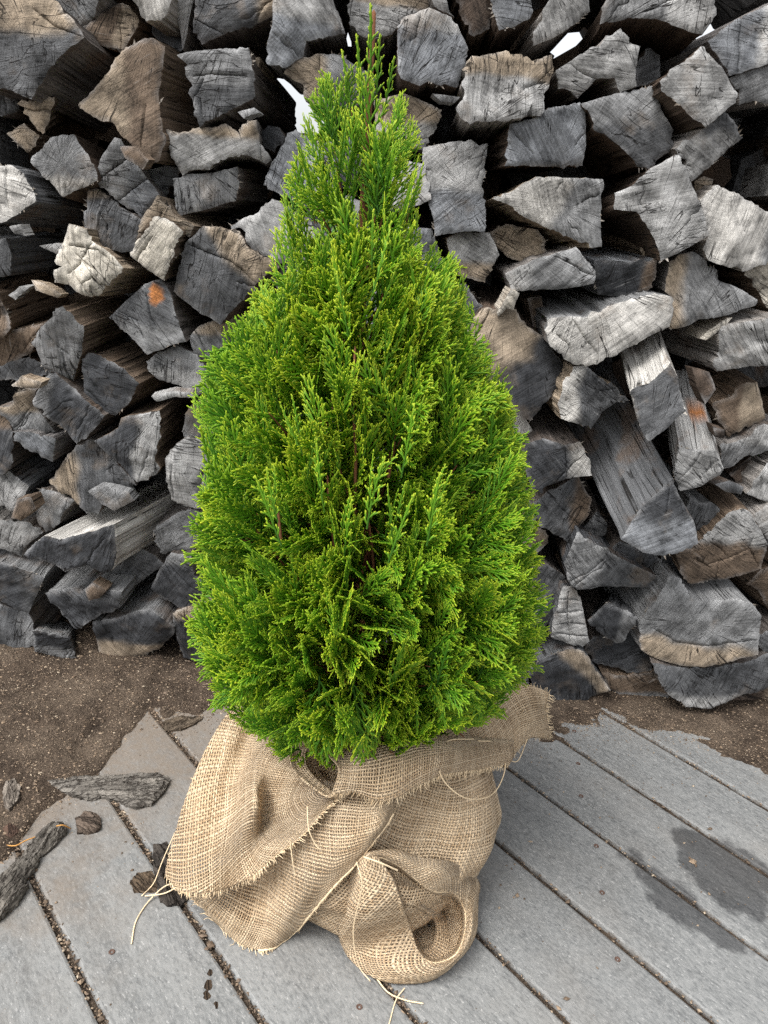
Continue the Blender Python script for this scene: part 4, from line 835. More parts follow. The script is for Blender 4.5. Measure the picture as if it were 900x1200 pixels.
def make_spray(seed, slim=False, lod=0):
    """a flat fan of scaly branchlets, unit length along +Z, lying in XZ"""
    r = random.Random(seed); V, T, A = [], [], []
    W = 0.0172; SG = 3 if lod == 0 else 2
    def br(p, ang, ln, w, t0, t1, seg, curve):
        pts = [p]; a = ang
        for i in range(seg):
            a += curve / seg; q = pts[-1]; pts.append(q + Vector((math.sin(a), r.uniform(-.05, .05), math.cos(a))) * (ln / seg))
        rads = [w * (.80 if i == 0 else 1.08 if i == seg - 1 else .95) for i in range(seg)] + [w * .72]
        tube(V, T, pts, rads, 3 if lod == 2 else 4, .7 if lod == 2 else .55, Vector((0, 1, 0)), A, [t0 + (t1 - t0) * i / seg for i in range(seg + 1)])
        return pts
    lean = r.uniform(-.25, .25)
    main = br(Vector((0, 0, 0)), -lean * .5, 1.0, W * 1.0, .0, .95, 6, lean)
    n = 13 if not slim else 11; sg = r.choice((-1, 1)); wmax = r.uniform(.36, .50) * (.42 if slim else 1)
    for i in range(n):
        t = .06 + .88 * i / (n - 1); j = min(5, int(t * 6)); f = t * 6 - j; p = main[j].lerp(main[j + 1], f)
        prof = (.35 + .65 * min(1, t / .28)) * (1 - t) ** .62 + .12
        ln = wmax * prof * r.uniform(.8, 1.15); sg = -sg
        ang = sg * r.uniform(.62, .86) * (1 - .25 * t); y_ = Vector((0, r.uniform(-.02, .02), 0))
        ps = br(p + y_ * 0, ang, ln, W * .88, .25 + .4 * t, .95, SG, -sg * r.uniform(.15, .45))
        m_ = int(ln / .074); s2 = 1
        for k in range(m_):
            u = .24 + .70 * (k + .5) / max(1, m_); jj = min(SG - 1, int(u * SG)); q = ps[jj].lerp(ps[jj + 1], u * SG - jj); s2 = -s2
            l2 = r.uniform(.10, .17) * (1.05 - .35 * u) * (1 if s2 * sg < 0 else .85); base = math.atan2(ps[jj + 1].x - ps[jj].x, ps[jj + 1].z - ps[jj].z)
            br(q, base + s2 * r.uniform(.5, .75), l2, W * .80, .45 + .3 * u * t + .1 * u, 1.0, 2 if lod == 0 else 1, -s2 * .25)
    return np.array(V, dtype=np.float32), np.array(T, dtype=np.int32), np.array(A, dtype=np.float32)
SPRAYS, SPRAYS_MID, SPRAYS_LOW = [[make_spray(900 + i, slim=(i % 4 == 3), lod=q) for i in range(12)] for q in range(3)]

TREE_Y = 0.885
SIL = [(5, 427, 440), (40, 412, 448), (70, 398, 462), (100, 378, 466), (150, 352, 478), (200, 347, 494), (250, 336, 510), (300, 327, 528), (335, 300, 536), (370, 283, 545), (400, 262, 556), (440, 241, 580), (500, 243, 598), (560, 250, 611), (600, 237, 622), (650, 229, 628), (700, 232, 631), (745, 226, 634), (780, 244, 618), (820, 268, 598), (860, 306, 566), (890, 345, 520)]
LZ = sorted(((p.z, p.x) for p in (at_y(l, y, TREE_Y) for y, l, r_ in SIL))); RZ = sorted(((p.z, p.x) for p in (at_y(r_, y, TREE_Y) for y, l, r_ in SIL)))
def xl(z): return float(np.interp(z, [a for a, b in LZ], [b for a, b in LZ]))
def xr(z): return float(np.interp(z, [a for a, b in RZ], [b for a, b in RZ]))
TB, TT = at_y(424, 895, TREE_Y + .01), at_y(434, 2, TREE_Y)
ZB, ZT = TB.z - .02, TT.z
def axis_at(z):
    t = (z - TB.z) / (ZT - TB.z); return Vector((TB.x + (TT.x - TB.x) * t + .006 * math.sin(t * 7), TREE_Y + .006 * math.sin(t * 5 + 1), z))
def radius(z, phi):
    c = axis_at(z); Rl, Rr = max(.004, c.x - xl(z)), max(.004, xr(z) - c.x); cx_, sy = math.cos(phi), math.sin(phi)
    side = Rr if cx_ > 0 else Rl; fr = (Rl + Rr) * .5 * .95
    lob = 1 + .38 * noise.noise(Vector((cx_ * 2.6, sy * 2.6, z * 9))) * min(1, abs(sy) * 1.3) + .13 * noise.noise(Vector((cx_ * 6, sy * 6, z * 22)))
    return math.sqrt((side * cx_) ** 2 + (fr * sy) ** 2) * min(1.04, lob)
shrub = empty('arborvitae_shrub', (TB.x, TB.y, 0.0))
tag(shrub, 'bright green cone shaped conifer shrub wrapped in burlap', 'shrub')
rt = random.Random(77)
tv, tt = [], []
zs = [0.05 + (ZT - .06) * i / 22 for i in range(23)]
tube(tv, tt, [axis_at(z) for z in zs], [.011 * (1 - i / 23) ** .8 + .0016 for i in range(23)], 7)
trunk = link('trunk', mesh_np('trunk', [tuple(v) for v in tv], tt), M_STEM, shrub)
crown = empty('crown'); crown.parent = shrub
PL = []          # (origin, dir, in-plane side, length, variant, shade, score)
bvv, btt = [], []
def orient(d, tang, twist):
    nrm = (tang - d * tang.dot(d)).normalized(); side = d.cross(nrm); return side * math.cos(twist) + nrm * math.sin(twist)
def add_spray(o, d, side, ln, shade, score): PL.append((o, d.normalized(), side, ln, rt.randrange(12), shade, score))
BOT = [(215, 745), (235, 775), (250, 838), (290, 848), (320, 876), (380, 886), (420, 880), (470, 868), (520, 862), (560, 850), (600, 806), (640, 752)]
def in_outline(e):
    x, y = to_px(e)
    if y > float(np.interp(x, [a for a, b in BOT], [b for a, b in BOT])) + 4: return False
    return float(np.interp(y, [a for a, b, c in SIL], [b for a, b, c in SIL])) - 9 < x < float(np.interp(y, [a for a, b, c in SIL], [c for a, b, c in SIL])) + 9
# dense inner growth; shade between the sprays is put into its darker greens
for _ in range(560):
    z = rt.uniform(ZB + .01, ZT - .26); phi = rt.uniform(-math.pi, math.pi); R = radius(z, phi) * rt.uniform(.25, .72); er = Vector((math.cos(phi), math.sin(phi), 0)); tang = Vector((-math.sin(phi), math.cos(phi), 0))
    d = (er * .8 + Vector((rt.gauss(0, .3), rt.gauss(0, .3), rt.uniform(.2, 1.3)))).normalized(); ln = rt.uniform(.06, .09); o = axis_at(z) + er * R - d * ln * .4
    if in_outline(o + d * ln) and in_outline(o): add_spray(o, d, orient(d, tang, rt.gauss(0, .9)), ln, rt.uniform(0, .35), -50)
NB = 420; made = 0; guard = 0
area_z = [ZB + (ZT - ZB) * i / 300 for i in range(301)]
wts = [radius(z, -1.57) + .012 for z in area_z]
while made < NB:
    guard += 1
    z = rt.choices(area_z, wts)[0]; phi = rt.uniform(-math.pi, math.pi)
    if math.sin(phi) > .35 and rt.random() < .7: continue           # fewer on the far side
    t = (z - ZB) / (ZT - ZB); R = radius(z, phi)
    if t > .93 or rt.random() < .55 * sstep(.58, .80, t) + .3 * sstep(.80, .90, t): continue
    er = Vector((math.cos(phi), math.sin(phi), 0)); tang = Vector((-math.sin(phi), math.cos(phi), 0))
    el = math.radians(np.interp(t, [0, .06, .14, .3, .5, .7, .88, 1], [-34, -20, 2, 26, 42, 58, 72, 84]) + rt.gauss(0, 9))
    tip = axis_at(z) + er * R * rt.uniform(.90, 1.03)
    bd = (er * math.cos(el) + Vector((0, 0, 1)) * math.sin(el)).normalized()
    blen = min(.20, R / max(.25, math.cos(el)) * .86)
    root_p = tip - bd * blen
    yaw = rt.gauss(0, .22); bd2 = (bd + tang * yaw).normalized(); tip2 = root_p + bd2 * blen
    pts = [root_p.lerp(tip2, k / 4) + Vector((0, 0, .012 * math.sin(math.pi * k / 4) * (1 if el < .9 else 0))) for k in range(5)]
    tube(bvv, btt, pts[:4], [.0016, .0014, .0011, .0008], 5)
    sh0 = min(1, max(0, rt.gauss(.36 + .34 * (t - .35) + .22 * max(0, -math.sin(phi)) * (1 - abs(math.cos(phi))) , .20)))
    ns = max(3, int(3 + blen / .030)); tw0 = rt.gauss(0, .55)
    for k in range(ns):
        u = .30 + .70 * k / (ns - 1); i0 = min(3, int(u * 4)); p = pts[i0].lerp(pts[i0 + 1], u * 4 - i0)
        last = k == ns - 1; sg = 1 if k % 2 else -1
        pl_side = orient(bd2, tang, tw0 + rt.gauss(0, .25))
        a = 0 if last else sg * rt.uniform(.35, .75)
        d = (bd2 * math.cos(a) + pl_side * math.sin(a)); d.z += .10 if t > .12 else -.05; d.normalize()
        side = orient(d, tang, tw0 + rt.gauss(0, .45))
        ln = rt.uniform(.062, .098) * (1.0 - .45 * sstep(.75, 1, t)) * (.9 if not last else 1.05)
        o = p if not last else tip2 - d * ln * .75
        e = o + d * ln
        # keep inside the silhouette
        ax_ = axis_at(e.z); rr = math.hypot(e.x - ax_.x, e.y - ax_.y); ph = math.atan2(e.y - ax_.y, e.x - ax_.x); Rm = radius(min(e.z, ZT - .01), ph) * 1.05 + .004
        if rr > Rm:
            f = Rm / rr; o = o + Vector(((ax_.x - e.x) * (1 - f), (ax_.y - e.y) * (1 - f), 0))
        if not in_outline(o + d * ln): continue
        depth = rr / max(.02, Rm)
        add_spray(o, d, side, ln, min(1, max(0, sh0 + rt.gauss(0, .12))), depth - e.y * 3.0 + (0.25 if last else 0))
    made += 1
# upright leaders and the pointed top
for (x, y, x2, y2) in ((430, 110, 436, 4), (415, 150, 405, 58), (445, 140, 462, 66), (400, 190, 380, 98), (455, 190, 470, 110), (385, 215, 358, 140), (460, 230, 486, 150), (432, 180, 430, 90), (420, 230, 412, 140), (445, 240, 452, 160), (400, 270, 372, 190), (470, 270, 496, 190), (372, 262, 346, 190), (430, 290, 436, 200), (410, 320, 405, 240), (455, 330, 470, 250), (436, 130, 448, 40), (424, 135, 418, 40)):
    for rep in range(1 if y < 160 else 2):
        yy = TREE_Y + (rep - .6) * .035; a, b = at_y(x + rt.uniform(-5, 5), y, yy), at_y(x2 + rt.uniform(-4, 4), y2 + rt.uniform(0, 20) * rep, yy - .01); d = b - a
        add_spray(a, d, orient(d.normalized(), Vector((0, 1, 0)), rt.gauss(0, .5)), d.length, rt.uniform(.5, .9), 1.0 - yy * 3); PL[-1] = PL[-1][:4] + (rt.choice((3, 7, 11)) if y < 145 else PL[-1][4],) + PL[-1][5:]
        tube(bvv, btt, [a, a.lerp(b, .25)], [.0008, .0005], 5)
# yellowish shoots standing proud on the face of the cone
for (x, y, x2, y2) in ((415, 480, 432, 400), (430, 400, 440, 262), (445, 470, 455, 380), (410, 400, 398, 330), (380, 600, 372, 520), (405, 700, 398, 590), (430, 620, 440, 540), (470, 560, 490, 480), (360, 560, 345, 480), (455, 660, 470, 580), (400, 780, 385, 690), (330, 640, 318, 560), (425, 540, 416, 450), (500, 640, 515, 560)):
    c = (at_y(x, y, TREE_Y)); R = radius(c.z, -1.57); yy = TREE_Y - R * .93
    a, b = at_y(x, y, yy), at_y(x2, y2, yy + .012); d = b - a
    for q in (0, .35, .62):
        o = a.lerp(b, q); ln = d.length * (1 - q) * .8 + .02; dd = (d.normalized() + Vector((rt.gauss(0, .18), -.1, 0))).normalized()
        add_spray(o, dd, orient(dd, Vector((1, 0, 0)), rt.gauss(0, 1.1)), min(ln, .075), rt.uniform(.7, 1.0), 2.2); PL[-1] = PL[-1][:4] + (rt.choice((3, 7, 11)),) + PL[-1][5:]
# long open fronds drooping from the lowest branches
for (x, y, x2, y2, f) in ((300, 790, 262, 838, .55), (318, 800, 292, 850, .6), (345, 815, 330, 878, .8), (290, 760, 245, 800, .4), (300, 740, 232, 752, .3), (370, 820, 362, 884, .88), (400, 815, 402, 884, .92), (440, 815, 436, 876, .92), (480, 812, 488, 868, .85), (520, 805, 540, 858, .7), (545, 790, 580, 842, .5), (560, 770, 604, 808, .4), (575, 740, 632, 756, .3), (560, 750, 618, 786, .4), (330, 790, 308, 862, .7), (500, 790, 520, 850, .8), (555, 800, 566, 850, .6), (420, 800, 420, 882, .95), (380, 800, 384, 886, .95)):
    c = at_y(x, y, TREE_Y); yy = TREE_Y - radius(c.z, -1.57) * f * .9
    for q in range(3):
        a, b = at_y(x + rt.uniform(-8, 8), y + rt.uniform(-10, 6), yy + .02 * q), at_y(x2 + rt.uniform(-10, 10), y2 - rt.uniform(0, 14), yy - .015 + .02 * q); d = b - a
        add_spray(a, d, orient(d.normalized(), Vector((0, 1, 0)), rt.gauss(0, .45)), d.length * 1.05, rt.uniform(.1, .6), 1.6 - q)
# red brown stems in the parting at the front
for (pts_) in (((415, 620), (417, 540), (414, 470), (416, 410)), ((418, 600), (400, 560), (392, 520)), ((440, 700), (436, 640), (430, 600)), ((392, 640), (386, 600), (384, 560)), ((330, 640), (326, 600)), ((372, 720), (362, 690)), ((455, 560), (462, 520), (464, 480))):
    c = at_y(pts_[0][0], pts_[0][1], TREE_Y); yy = TREE_Y - radius(c.z, -1.57) * .66
    tube(bvv, btt, [at_y(a, b, yy) for a, b in pts_], [.0019 * (1 - .5 * i / len(pts_)) for i in range(len(pts_))], 6)
link('branches', mesh_np('branches', [tuple(v) for v in bvv], btt), M_STEM, shrub)['kind'] = 'stuff'
PL.sort(key=lambda s: -s[6])
VARM = []
for i, (V, T, A) in enumerate(SPRAYS):
    for s in range(3):
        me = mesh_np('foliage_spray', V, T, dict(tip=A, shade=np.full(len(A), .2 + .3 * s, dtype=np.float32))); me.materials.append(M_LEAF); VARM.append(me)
accV, accT, accA, accS, nacc = [], [], [], [], 0
for j, (o, d, side, ln, var, shade, score) in enumerate(PL):
    nrm = side.cross(d).normalized(); side = d.cross(nrm).normalized()
    M3 = np.array([[side[i], -nrm[i], d[i]] for i in range(3)], dtype=np.float32)
    if j < 300:
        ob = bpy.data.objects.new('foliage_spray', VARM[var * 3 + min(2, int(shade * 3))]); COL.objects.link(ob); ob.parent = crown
        mw = Matrix([[M3[i][0] * ln, M3[i][1] * ln, M3[i][2] * ln, o[i] - shrub.location[i]] for i in range(3)] + [[0, 0, 0, 1]])
        ob.matrix_local = mw
    else:
        V, T, A = (SPRAYS_MID if j < 1500 else SPRAYS_LOW)[var]
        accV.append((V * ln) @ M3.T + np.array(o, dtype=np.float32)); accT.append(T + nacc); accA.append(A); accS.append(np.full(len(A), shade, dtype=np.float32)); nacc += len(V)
inner = mesh_np('inner_foliage', np.concatenate(accV), np.concatenate(accT), dict(tip=np.concatenate(accA), shade=np.concatenate(accS)))
io = link('inner_foliage', inner, M_LEAF); io.parent = crown; io.matrix_parent_inverse = Matrix.Translation(-shrub.location); io['kind'] = 'stuff'
print('sprays', len(PL), 'tris', len(inner.polygons), sum(len(t[1]) for t in SPRAYS) / 12)
# ------------------------------------------------------------------ burlap wrapped root ball
BC, BR = Vector((0.012, 0.905, 0.105)), Vector((0.178, 0.195, 0.185))
def on_body(px, py, off=0.0):
    d = ray(px, py).normalized(); q = CAM - BC; a = Vector((d.x / BR.x, d.y / BR.y, d.z / BR.z)); b = Vector((q.x / BR.x, q.y / BR.y, q.z / BR.z))
    A, B, C = a.dot(a), a.dot(b), b.dot(b) - 1; disc = B * B - A * C
    t = (-B - math.sqrt(disc)) / A if disc > 0 else -B / A
    p = CAM + d * (t - off)
    if p.z < .004: p = CAM + d * ((.004 - CAM.z) / d.z)
    return p
def crom(P, n, closed=False):
    """Catmull-Rom through control rows P (k, ..., 3) sampled at n points"""
    P = np.asarray(P, dtype=np.float64); k = len(P)
    E = np.concatenate([P[-1:], P, P[:2]]) if closed else np.concatenate([2 * P[:1] - P[1:2], P, 2 * P[-1:] - P[-2:-1]])
    segs = k if closed else k - 1; u = np.linspace(0, segs, n, endpoint=not closed) ; i = np.minimum(u.astype(int), segs - 1); t = (u - i).reshape(-1, *([1] * (P.ndim - 1)))
    p0, p1, p2, p3 = E[i], E[i + 1], E[i + 2], E[i + 3]
    return .5 * (2 * p1 + (p2 - p0) * t + (2 * p0 - 5 * p1 + 4 * p2 - p3) * t * t + (3 * p1 - p0 - 3 * p2 + p3) * t ** 3)
def cloth(name, G, nr, nc, parent, closed=False, amp=.003, freq=14.0, seed=0.0, thick=.0016, uvrot=0.0, guard=True):
    """sheet of burlap through a grid G[row][col] of points"""
    g = np.array([[tuple(p) for p in row] for row in G]); g = crom(g, nr); g = crom(g.transpose(1, 0, 2), nc, closed).transpose(1, 0, 2)
    nrm = np.cross(np.gradient(g, axis=0), np.gradient(g, axis=1)); nrm /= np.linalg.norm(nrm, axis=2, keepdims=True) + 1e-9
    for i in range(nr):
        for j in range(nc):
            p = Vector(g[i, j]); w = amp * fbm(p * freq + Vector((seed, 0, 0)), 3) + amp * .35 * noise.noise(p * freq * 4 + Vector((0, seed, 0)))
            g[i, j] += nrm[i, j] * w
            if guard: g[i, j, 2] = max(g[i, j, 2], .0025)
    du = np.linalg.norm(np.diff(g, axis=1), axis=2).mean(0); dv = np.linalg.norm(np.diff(g, axis=0), axis=2).mean(1)
    uu = np.concatenate([[0], np.cumsum(du)]); vv = np.concatenate([[0], np.cumsum(dv)])
    ncv = nc
    UVg = np.stack(np.meshgrid(uu, vv), -1)
    if closed:
        g = np.concatenate([g, g[:, :1]], 1); ncv = nc + 1; uu = np.concatenate([uu, [uu[-1] + du[-1]]]); UVg = np.stack(np.meshgrid(uu, vv), -1)
    c, s = math.cos(uvrot), math.sin(uvrot); UVg = np.stack([UVg[..., 0] * c - UVg[..., 1] * s, UVg[..., 0] * s + UVg[..., 1] * c], -1) + seed
    V = g.reshape(-1, 3); T = []
    for i in range(nr - 1):
        for j in range(ncv - 1):
            a = i * ncv + j; T.append((a, a + 1, a + ncv + 1, a + ncv))
    me = mesh_np(name, V, T, uv=UVg.reshape(-1, 2)); o = link(name, me, M_BURLAP, parent)
    if thick:
        md = o.modifiers.new('thickness', 'SOLIDIFY'); md.thickness = thick; md.offset = 0
    return o, g
FV, FT = [], []
rf = random.Random(9)
def fray(edge, inward, ln=.009, dens=.0021, skip=0.0):
    """short loose thread ends along a cut edge; edge and inward are point lists"""
    e = [Vector(p) for p in edge]; w = [Vector(p) for p in inward]
    for i in range(len(e) - 1):
        seg = (e[i + 1] - e[i]); k = max(1, int(seg.length / dens + rf.random()))
        for j in range(k):
            if rf.random() < skip: continue
            t = (j + rf.random()) / k; p = e[i].lerp(e[i + 1], t); out = (e[i] - w[i]).normalized()
            d = (out + seg.normalized() * rf.gauss(0, .35) + Vector((rf.gauss(0, .2), rf.gauss(0, .2), rf.gauss(-.08, .2)))).normalized(); l = ln * rf.uniform(.4, 1.5)
            q = p + d * l * .55; r_ = q + (d + Vector((rf.gauss(0, .4), rf.gauss(0, .3), rf.gauss(-.2, .3)))).normalized() * l * .45
            q.z = max(q.z, .002); r_.z = max(r_.z, .002)
            tube(FV, FT, [p - out * .002, q, r_], [.00062, .0005, .00028], 3)
def strand(parent, pts, rad=.0008, n=40):
    c = crom([tuple(p) for p in pts], n); V, T = [], []
    tube(V, T, [Vector(p) for p in c], [rad] * n, 5); link('loose_thread', mesh_np('loose_thread', [tuple(v) for v in V], T), M_TWINE, parent)

wrap = empty('burlap_wrap', (BC.x, BC.y, 0)); tag(wrap, 'tan burlap cloth gathered round the root ball of the shrub', 'burlap wrap')
ball = empty('root_ball', (BC.x, BC.y, 0)); tag(ball, 'dark earth root ball inside the burlap under the shrub', 'root ball')
# root ball, dark earth
rv, rt_ = [], []
for i in range(17):
    for j in range(28):
        th = math.pi * i / 16; ph = 6.28319 * j / 28; n3 = Vector((math.sin(th) * math.cos(ph), math.sin(th) * math.sin(ph), math.cos(th))); s = .80 + .04 * fbm(n3 * 2.5, 3)
        p = Vector((BC.x + n3.x * BR.x * s, BC.y + n3.y * BR.y * s, max(.004, min(.205 + .01 * fbm(n3 * 5, 2), BC.z + n3.z * BR.z * s)))); rv.append(tuple(p))
for i in range(16):
    for j in range(28):
        a, b = i * 28 + j, i * 28 + (j + 1) % 28; rt_.append((a, a + 28, b + 28, b))
link('earth', mesh_np('earth', rv, rt_), M_ROOT, ball)
# body of the cloth
NG, MG = 40, 72; gb = []
for i in range(9):
    row = []
    for j in range(24):
        ph = 6.28319 * j / 24; f = i / 8
        if f < .72:
            th = math.pi * (.97 - .72 * f / .72 * .80); n3 = Vector((math.sin(th) * math.cos(ph), math.sin(th) * math.sin(ph), math.cos(th)))
            k = 1 + .035 * math.sin(ph * 5 + 1.3 + f * 3) * (f ** .5) + .022 * math.sin(ph * 11 + f * 4)
            p = Vector((BC.x + n3.x * BR.x * k, BC.y + n3.y * BR.y * k, max(.003, BC.z + n3.z * BR.z)))
        else:
            g_ = (f - .72) / .28; rr = .105 - .02 * g_ + .012 * math.sin(ph * 7 + .5); p = Vector((BC.x - .005 + rr * math.cos(ph), BC.y + .02 + rr * math.sin(ph), .252 + .03 * g_ + .012 * math.sin(ph * 3 + 2)))
        row.append(p)
    gb.append(row)
cloth('cloth_body', gb, 90, 170, wrap, closed=True, amp=.0085, freq=9, seed=3.1, uvrot=.5)

def G1(rows, offs, tile=(180, 800, 3.75)):
    out = []
    for row, of in zip(rows, offs):
        out.append([on_body(tile[0] + a / tile[2], tile[1] + b / tile[2], o) for (a, b), o in zip(row, of)])
    return out
# upper flap thrown over one shoulder, frayed hem
A_rows = [[(445, 30), (480, 110), (520, 190), (580, 280), (650, 360), (740, 425), (838, 442)],
          [(330, 130), (380, 190), (430, 255), (492, 330), (575, 405), (700, 455), (838, 450)],
          [(235, 280), (310, 330), (380, 380), (450, 430), (510, 500), (650, 510), (835, 455)],
          [(150, 480), (240, 500), (340, 515), (440, 545), (492, 600), (640, 570), (833, 460)],
          [(85, 700), (170, 735), (280, 745), (400, 735), (495, 700), (650, 620), (832, 465)],
          [(55, 850), (130, 915), (245, 922), (400, 872), (560, 742), (690, 632), (832, 472)]]
A_off = [[.0, .01, .02, .02, .02, .02, .02], [.01, .025, .035, .035, .02, .02, .025], [.02, .035, .048, .068, .008, .024, .028], [.03, .045, .060, .088, .012, .030, .03], [.03, .05, .066, .090, .038, .040, .032], [.02, .045, .06, .07, .066, .052, .034]]
oa, ga = cloth('upper_flap', G1(A_rows, A_off), 70, 90, wrap, amp=.0028, freq=16, seed=1.2, uvrot=.35)
fray(ga[-1], ga[-2], .0065); fray(ga[35:, 0], ga[35:, 1], .004, skip=.88)
# under flap with a thick selvage
B_rows = [[(200, 840), (330, 790), (450, 700), (600, 590), (780, 470), (930, 425), (1035, 440)],
          [(175, 905), (340, 930), (480, 880), (640, 760), (800, 640), (950, 550), (1050, 500)],
          [(165, 945), (340, 1045), (490, 1030), (670, 910), (830, 760), (970, 640), (1055, 535)],
          [(265, 1055), (370, 1140), (490, 1174), (620, 1095), (780, 912), (910, 772), (1055, 575)]]
B_off = [[.0, .015, .02, .022, .02, .018, .012], [.0, .02, .03, .034, .034, .03, .022], [.0, .02, .03, .036, .038, .034, .026], [.0, .01, .022, .026, .03, .028, .02]]
ob_, gB = cloth('under_flap', G1(B_rows, B_off), 46, 90, wrap, amp=.0028, freq=17, seed=5.4, uvrot=-.45)
fray(gB[:, 0], gB[:, 2], .010); fray(gB[-1, :32], gB[-2, :32], .007)
sv2, st2 = [], []
tube(sv2, st2, [Vector(p) for p in gB[-1, 26:]], [.0013 + .0007 * noise.noise(Vector((i * .9, 0, 0))) for i in range(90 - 26)], 7)
link('selvage', mesh_np('selvage', [tuple(v) for v in sv2], st2), M_TWINE, wrap)
fray(gB[-1, 28:], gB[-3, 28:], .0042, .0011)
# rolled collar: open tube end, then a band running round the neck
t2 = (320, 830, 2.647)
def ring_cloth(name, loops, tile, nr, nc, **kw):
    G = [[on_body(tile[0] + a / tile[2], tile[1] + b / tile[2], o) for (a, b), o in zip(lp, of)] for lp, of in loops]
    return cloth(name, G, nr, nc, wrap, closed=True, **kw)
rim = [(52, 135), (58, 180), (95, 225), (135, 255), (168, 275), (192, 262), (205, 215), (203, 180), (165, 140), (110, 104), (75, 104)]
rimo = [.05, .05, .05, .05, .048, .05, .06, .07, .075, .072, .06]
cxr, cyr = 130, 185
def shrink(lp, f, sx, sy, cx, cy): return [(cx + (a - cx) * f + sx, cy + (b - cy) * f + sy) for a, b in lp]
ring_cloth('collar_mouth', [(shrink(rim, .70, 60, 8, cxr, cyr), [o - .055 for o in rimo]), (shrink(rim, .80, 28, 3, cxr, cyr), [o - .03 for o in rimo]), (shrink(rim, .93, 4, 0, cxr, cyr), [o - .006 for o in rimo]), (rim, rimo),
                            (shrink(rim, 1.02, 10, -2, cxr, cyr), [o - .008 for o in rimo]), (shrink(rim, .98, 46, 2, cxr, cyr), [o - .016 for o in rimo])], t2, 44, 90, amp=.0012, freq=25, seed=8.8)
C_rows = [[(150, 120), (240, 118), (350, 100), (450, 98), (540, 112), (640, 108), (740, 118)],
          [(175, 108), (250, 100), (350, 84), (450, 84), (545, 94), (640, 92), (745, 100)],
          [(200, 150), (270, 150), (360, 140), (450, 130), (545, 128), (645, 122), (745, 122)],
          [(200, 205), (265, 220), (350, 225), (445, 195), (540, 170), (650, 158), (745, 146)],
          [(180, 268), (255, 262), (340, 288), (440, 244), (525, 205), (645, 188), (735, 166)]]
C_off = [[.01, .02, .02, .02, .02, .01, .0], [.035, .045, .045, .045, .04, .025, .01], [.06, .07, .068, .062, .055, .035, .015], [.062, .07, .07, .062, .052, .034, .014], [.05, .056, .06, .05, .04, .022, .008]]
oc, gC = cloth('collar_band', G1(C_rows, C_off, t2), 50, 100, wrap, amp=.002, freq=18, seed=2.7, uvrot=.08)
fray(gC[-1], gC[-3], .008)
# tail of cloth sticking out behind
Dg = [[at_y(470, 858, .93), at_y(520, 846, .95), at_y(560, 832, .98), at_y(588, 814, 1.01), at_y(612, 801, 1.03), at_y(643, 811, 1.05)],
      [at_y(478, 866, .91), at_y(522, 858, .92), at_y(566, 846, .95), at_y(594, 832, 1.0), at_y(618, 824, 1.02), at_y(640, 828, 1.04)],
      [at_y(485, 876, .90), at_y(528, 874, .91), at_y(572, 868, .94), at_y(602, 850, 1.0), at_y(622, 846, 1.02), at_y(642, 846, 1.05)],
      [at_y(500, 888, .91), at_y(535, 893, .92), at_y(575, 892, .95), at_y(600, 886, .98), at_y(620, 866, 1.02), at_y(644, 865, 1.05)]]
od, gD = cloth('trailing_corner', Dg, 40, 70, wrap, amp=.003, freq=18, seed=6.1, uvrot=.2)
fray(gD[:, -1], gD[:, -3], .012, .0016); fray(gD[-1, 30:], gD[-3, 30:], .005, skip=.5); fray(gD[0, 30:], gD[2, 30:], .005, skip=.6)
# hanging pocket fold low on the front
t3 = (400, 960, 4.5)
prim = [(195, 205), (262, 320), (310, 450), (352, 580), (398, 690), (460, 752), (540, 752), (615, 700), (655, 590), (650, 470), (590, 388), (480, 378), (390, 312), (290, 235)]
pout = [(90, 190), (30, 360), (-20, 540), (30, 720), (150, 826), (310, 866), (480, 846), (640, 722), (702, 610), (716, 450), (722, 320), (580, 225), (420, 205), (270, 160)]
pmid = [((a * .42 + c * .58), (b * .42 + d * .58)) for (a, b), (c, d) in zip(prim, pout)]
po = [.028, .034, .04, .046, .05, .05, .048, .044, .04, .036, .030, .024, .022, .022]
ring_cloth('pocket_fold', [(pout, [.004, .0, -.004, -.004, .0, .0, .0, .0, .0, .0, .002, .004, .004, .006]), (pmid, [o + .006 for o in po]), (shrink(prim, 1.03, 0, 0, 450, 520), [o + .004 for o in po]), (prim, po),
                           (shrink(prim, .94, 6, 2, 450, 540), [o - .010 for o in po]), (shrink(prim, .86, 12, 4, 450, 550), [o - .045 for o in po]), (shrink(prim, .80, 10, 0, 450, 560), [.0] * 14), (shrink(prim, .45, 10, 0, 450, 560), [-.004] * 14), (shrink(prim, .05, 10, 0, 450, 560), [-.004] * 14)], t3, 70, 120, amp=.0018, freq=20, seed=9.9, uvrot=.6)
g_r = crom([tuple(on_body(t3[0] + a / t3[2], t3[1] + b / t3[2], o + .001)) for (a, b), o in zip(prim, po)], 120, True)
sv2, st2 = [], []
tube(sv2, st2, [Vector(p) for p in g_r], [.0011 + .0006 * noise.noise(Vector((i * .9, 3, 0))) for i in range(120)], 6)
link('pocket_hem', mesh_np('pocket_hem', [tuple(v) for v in sv2], st2), M_TWINE, wrap)
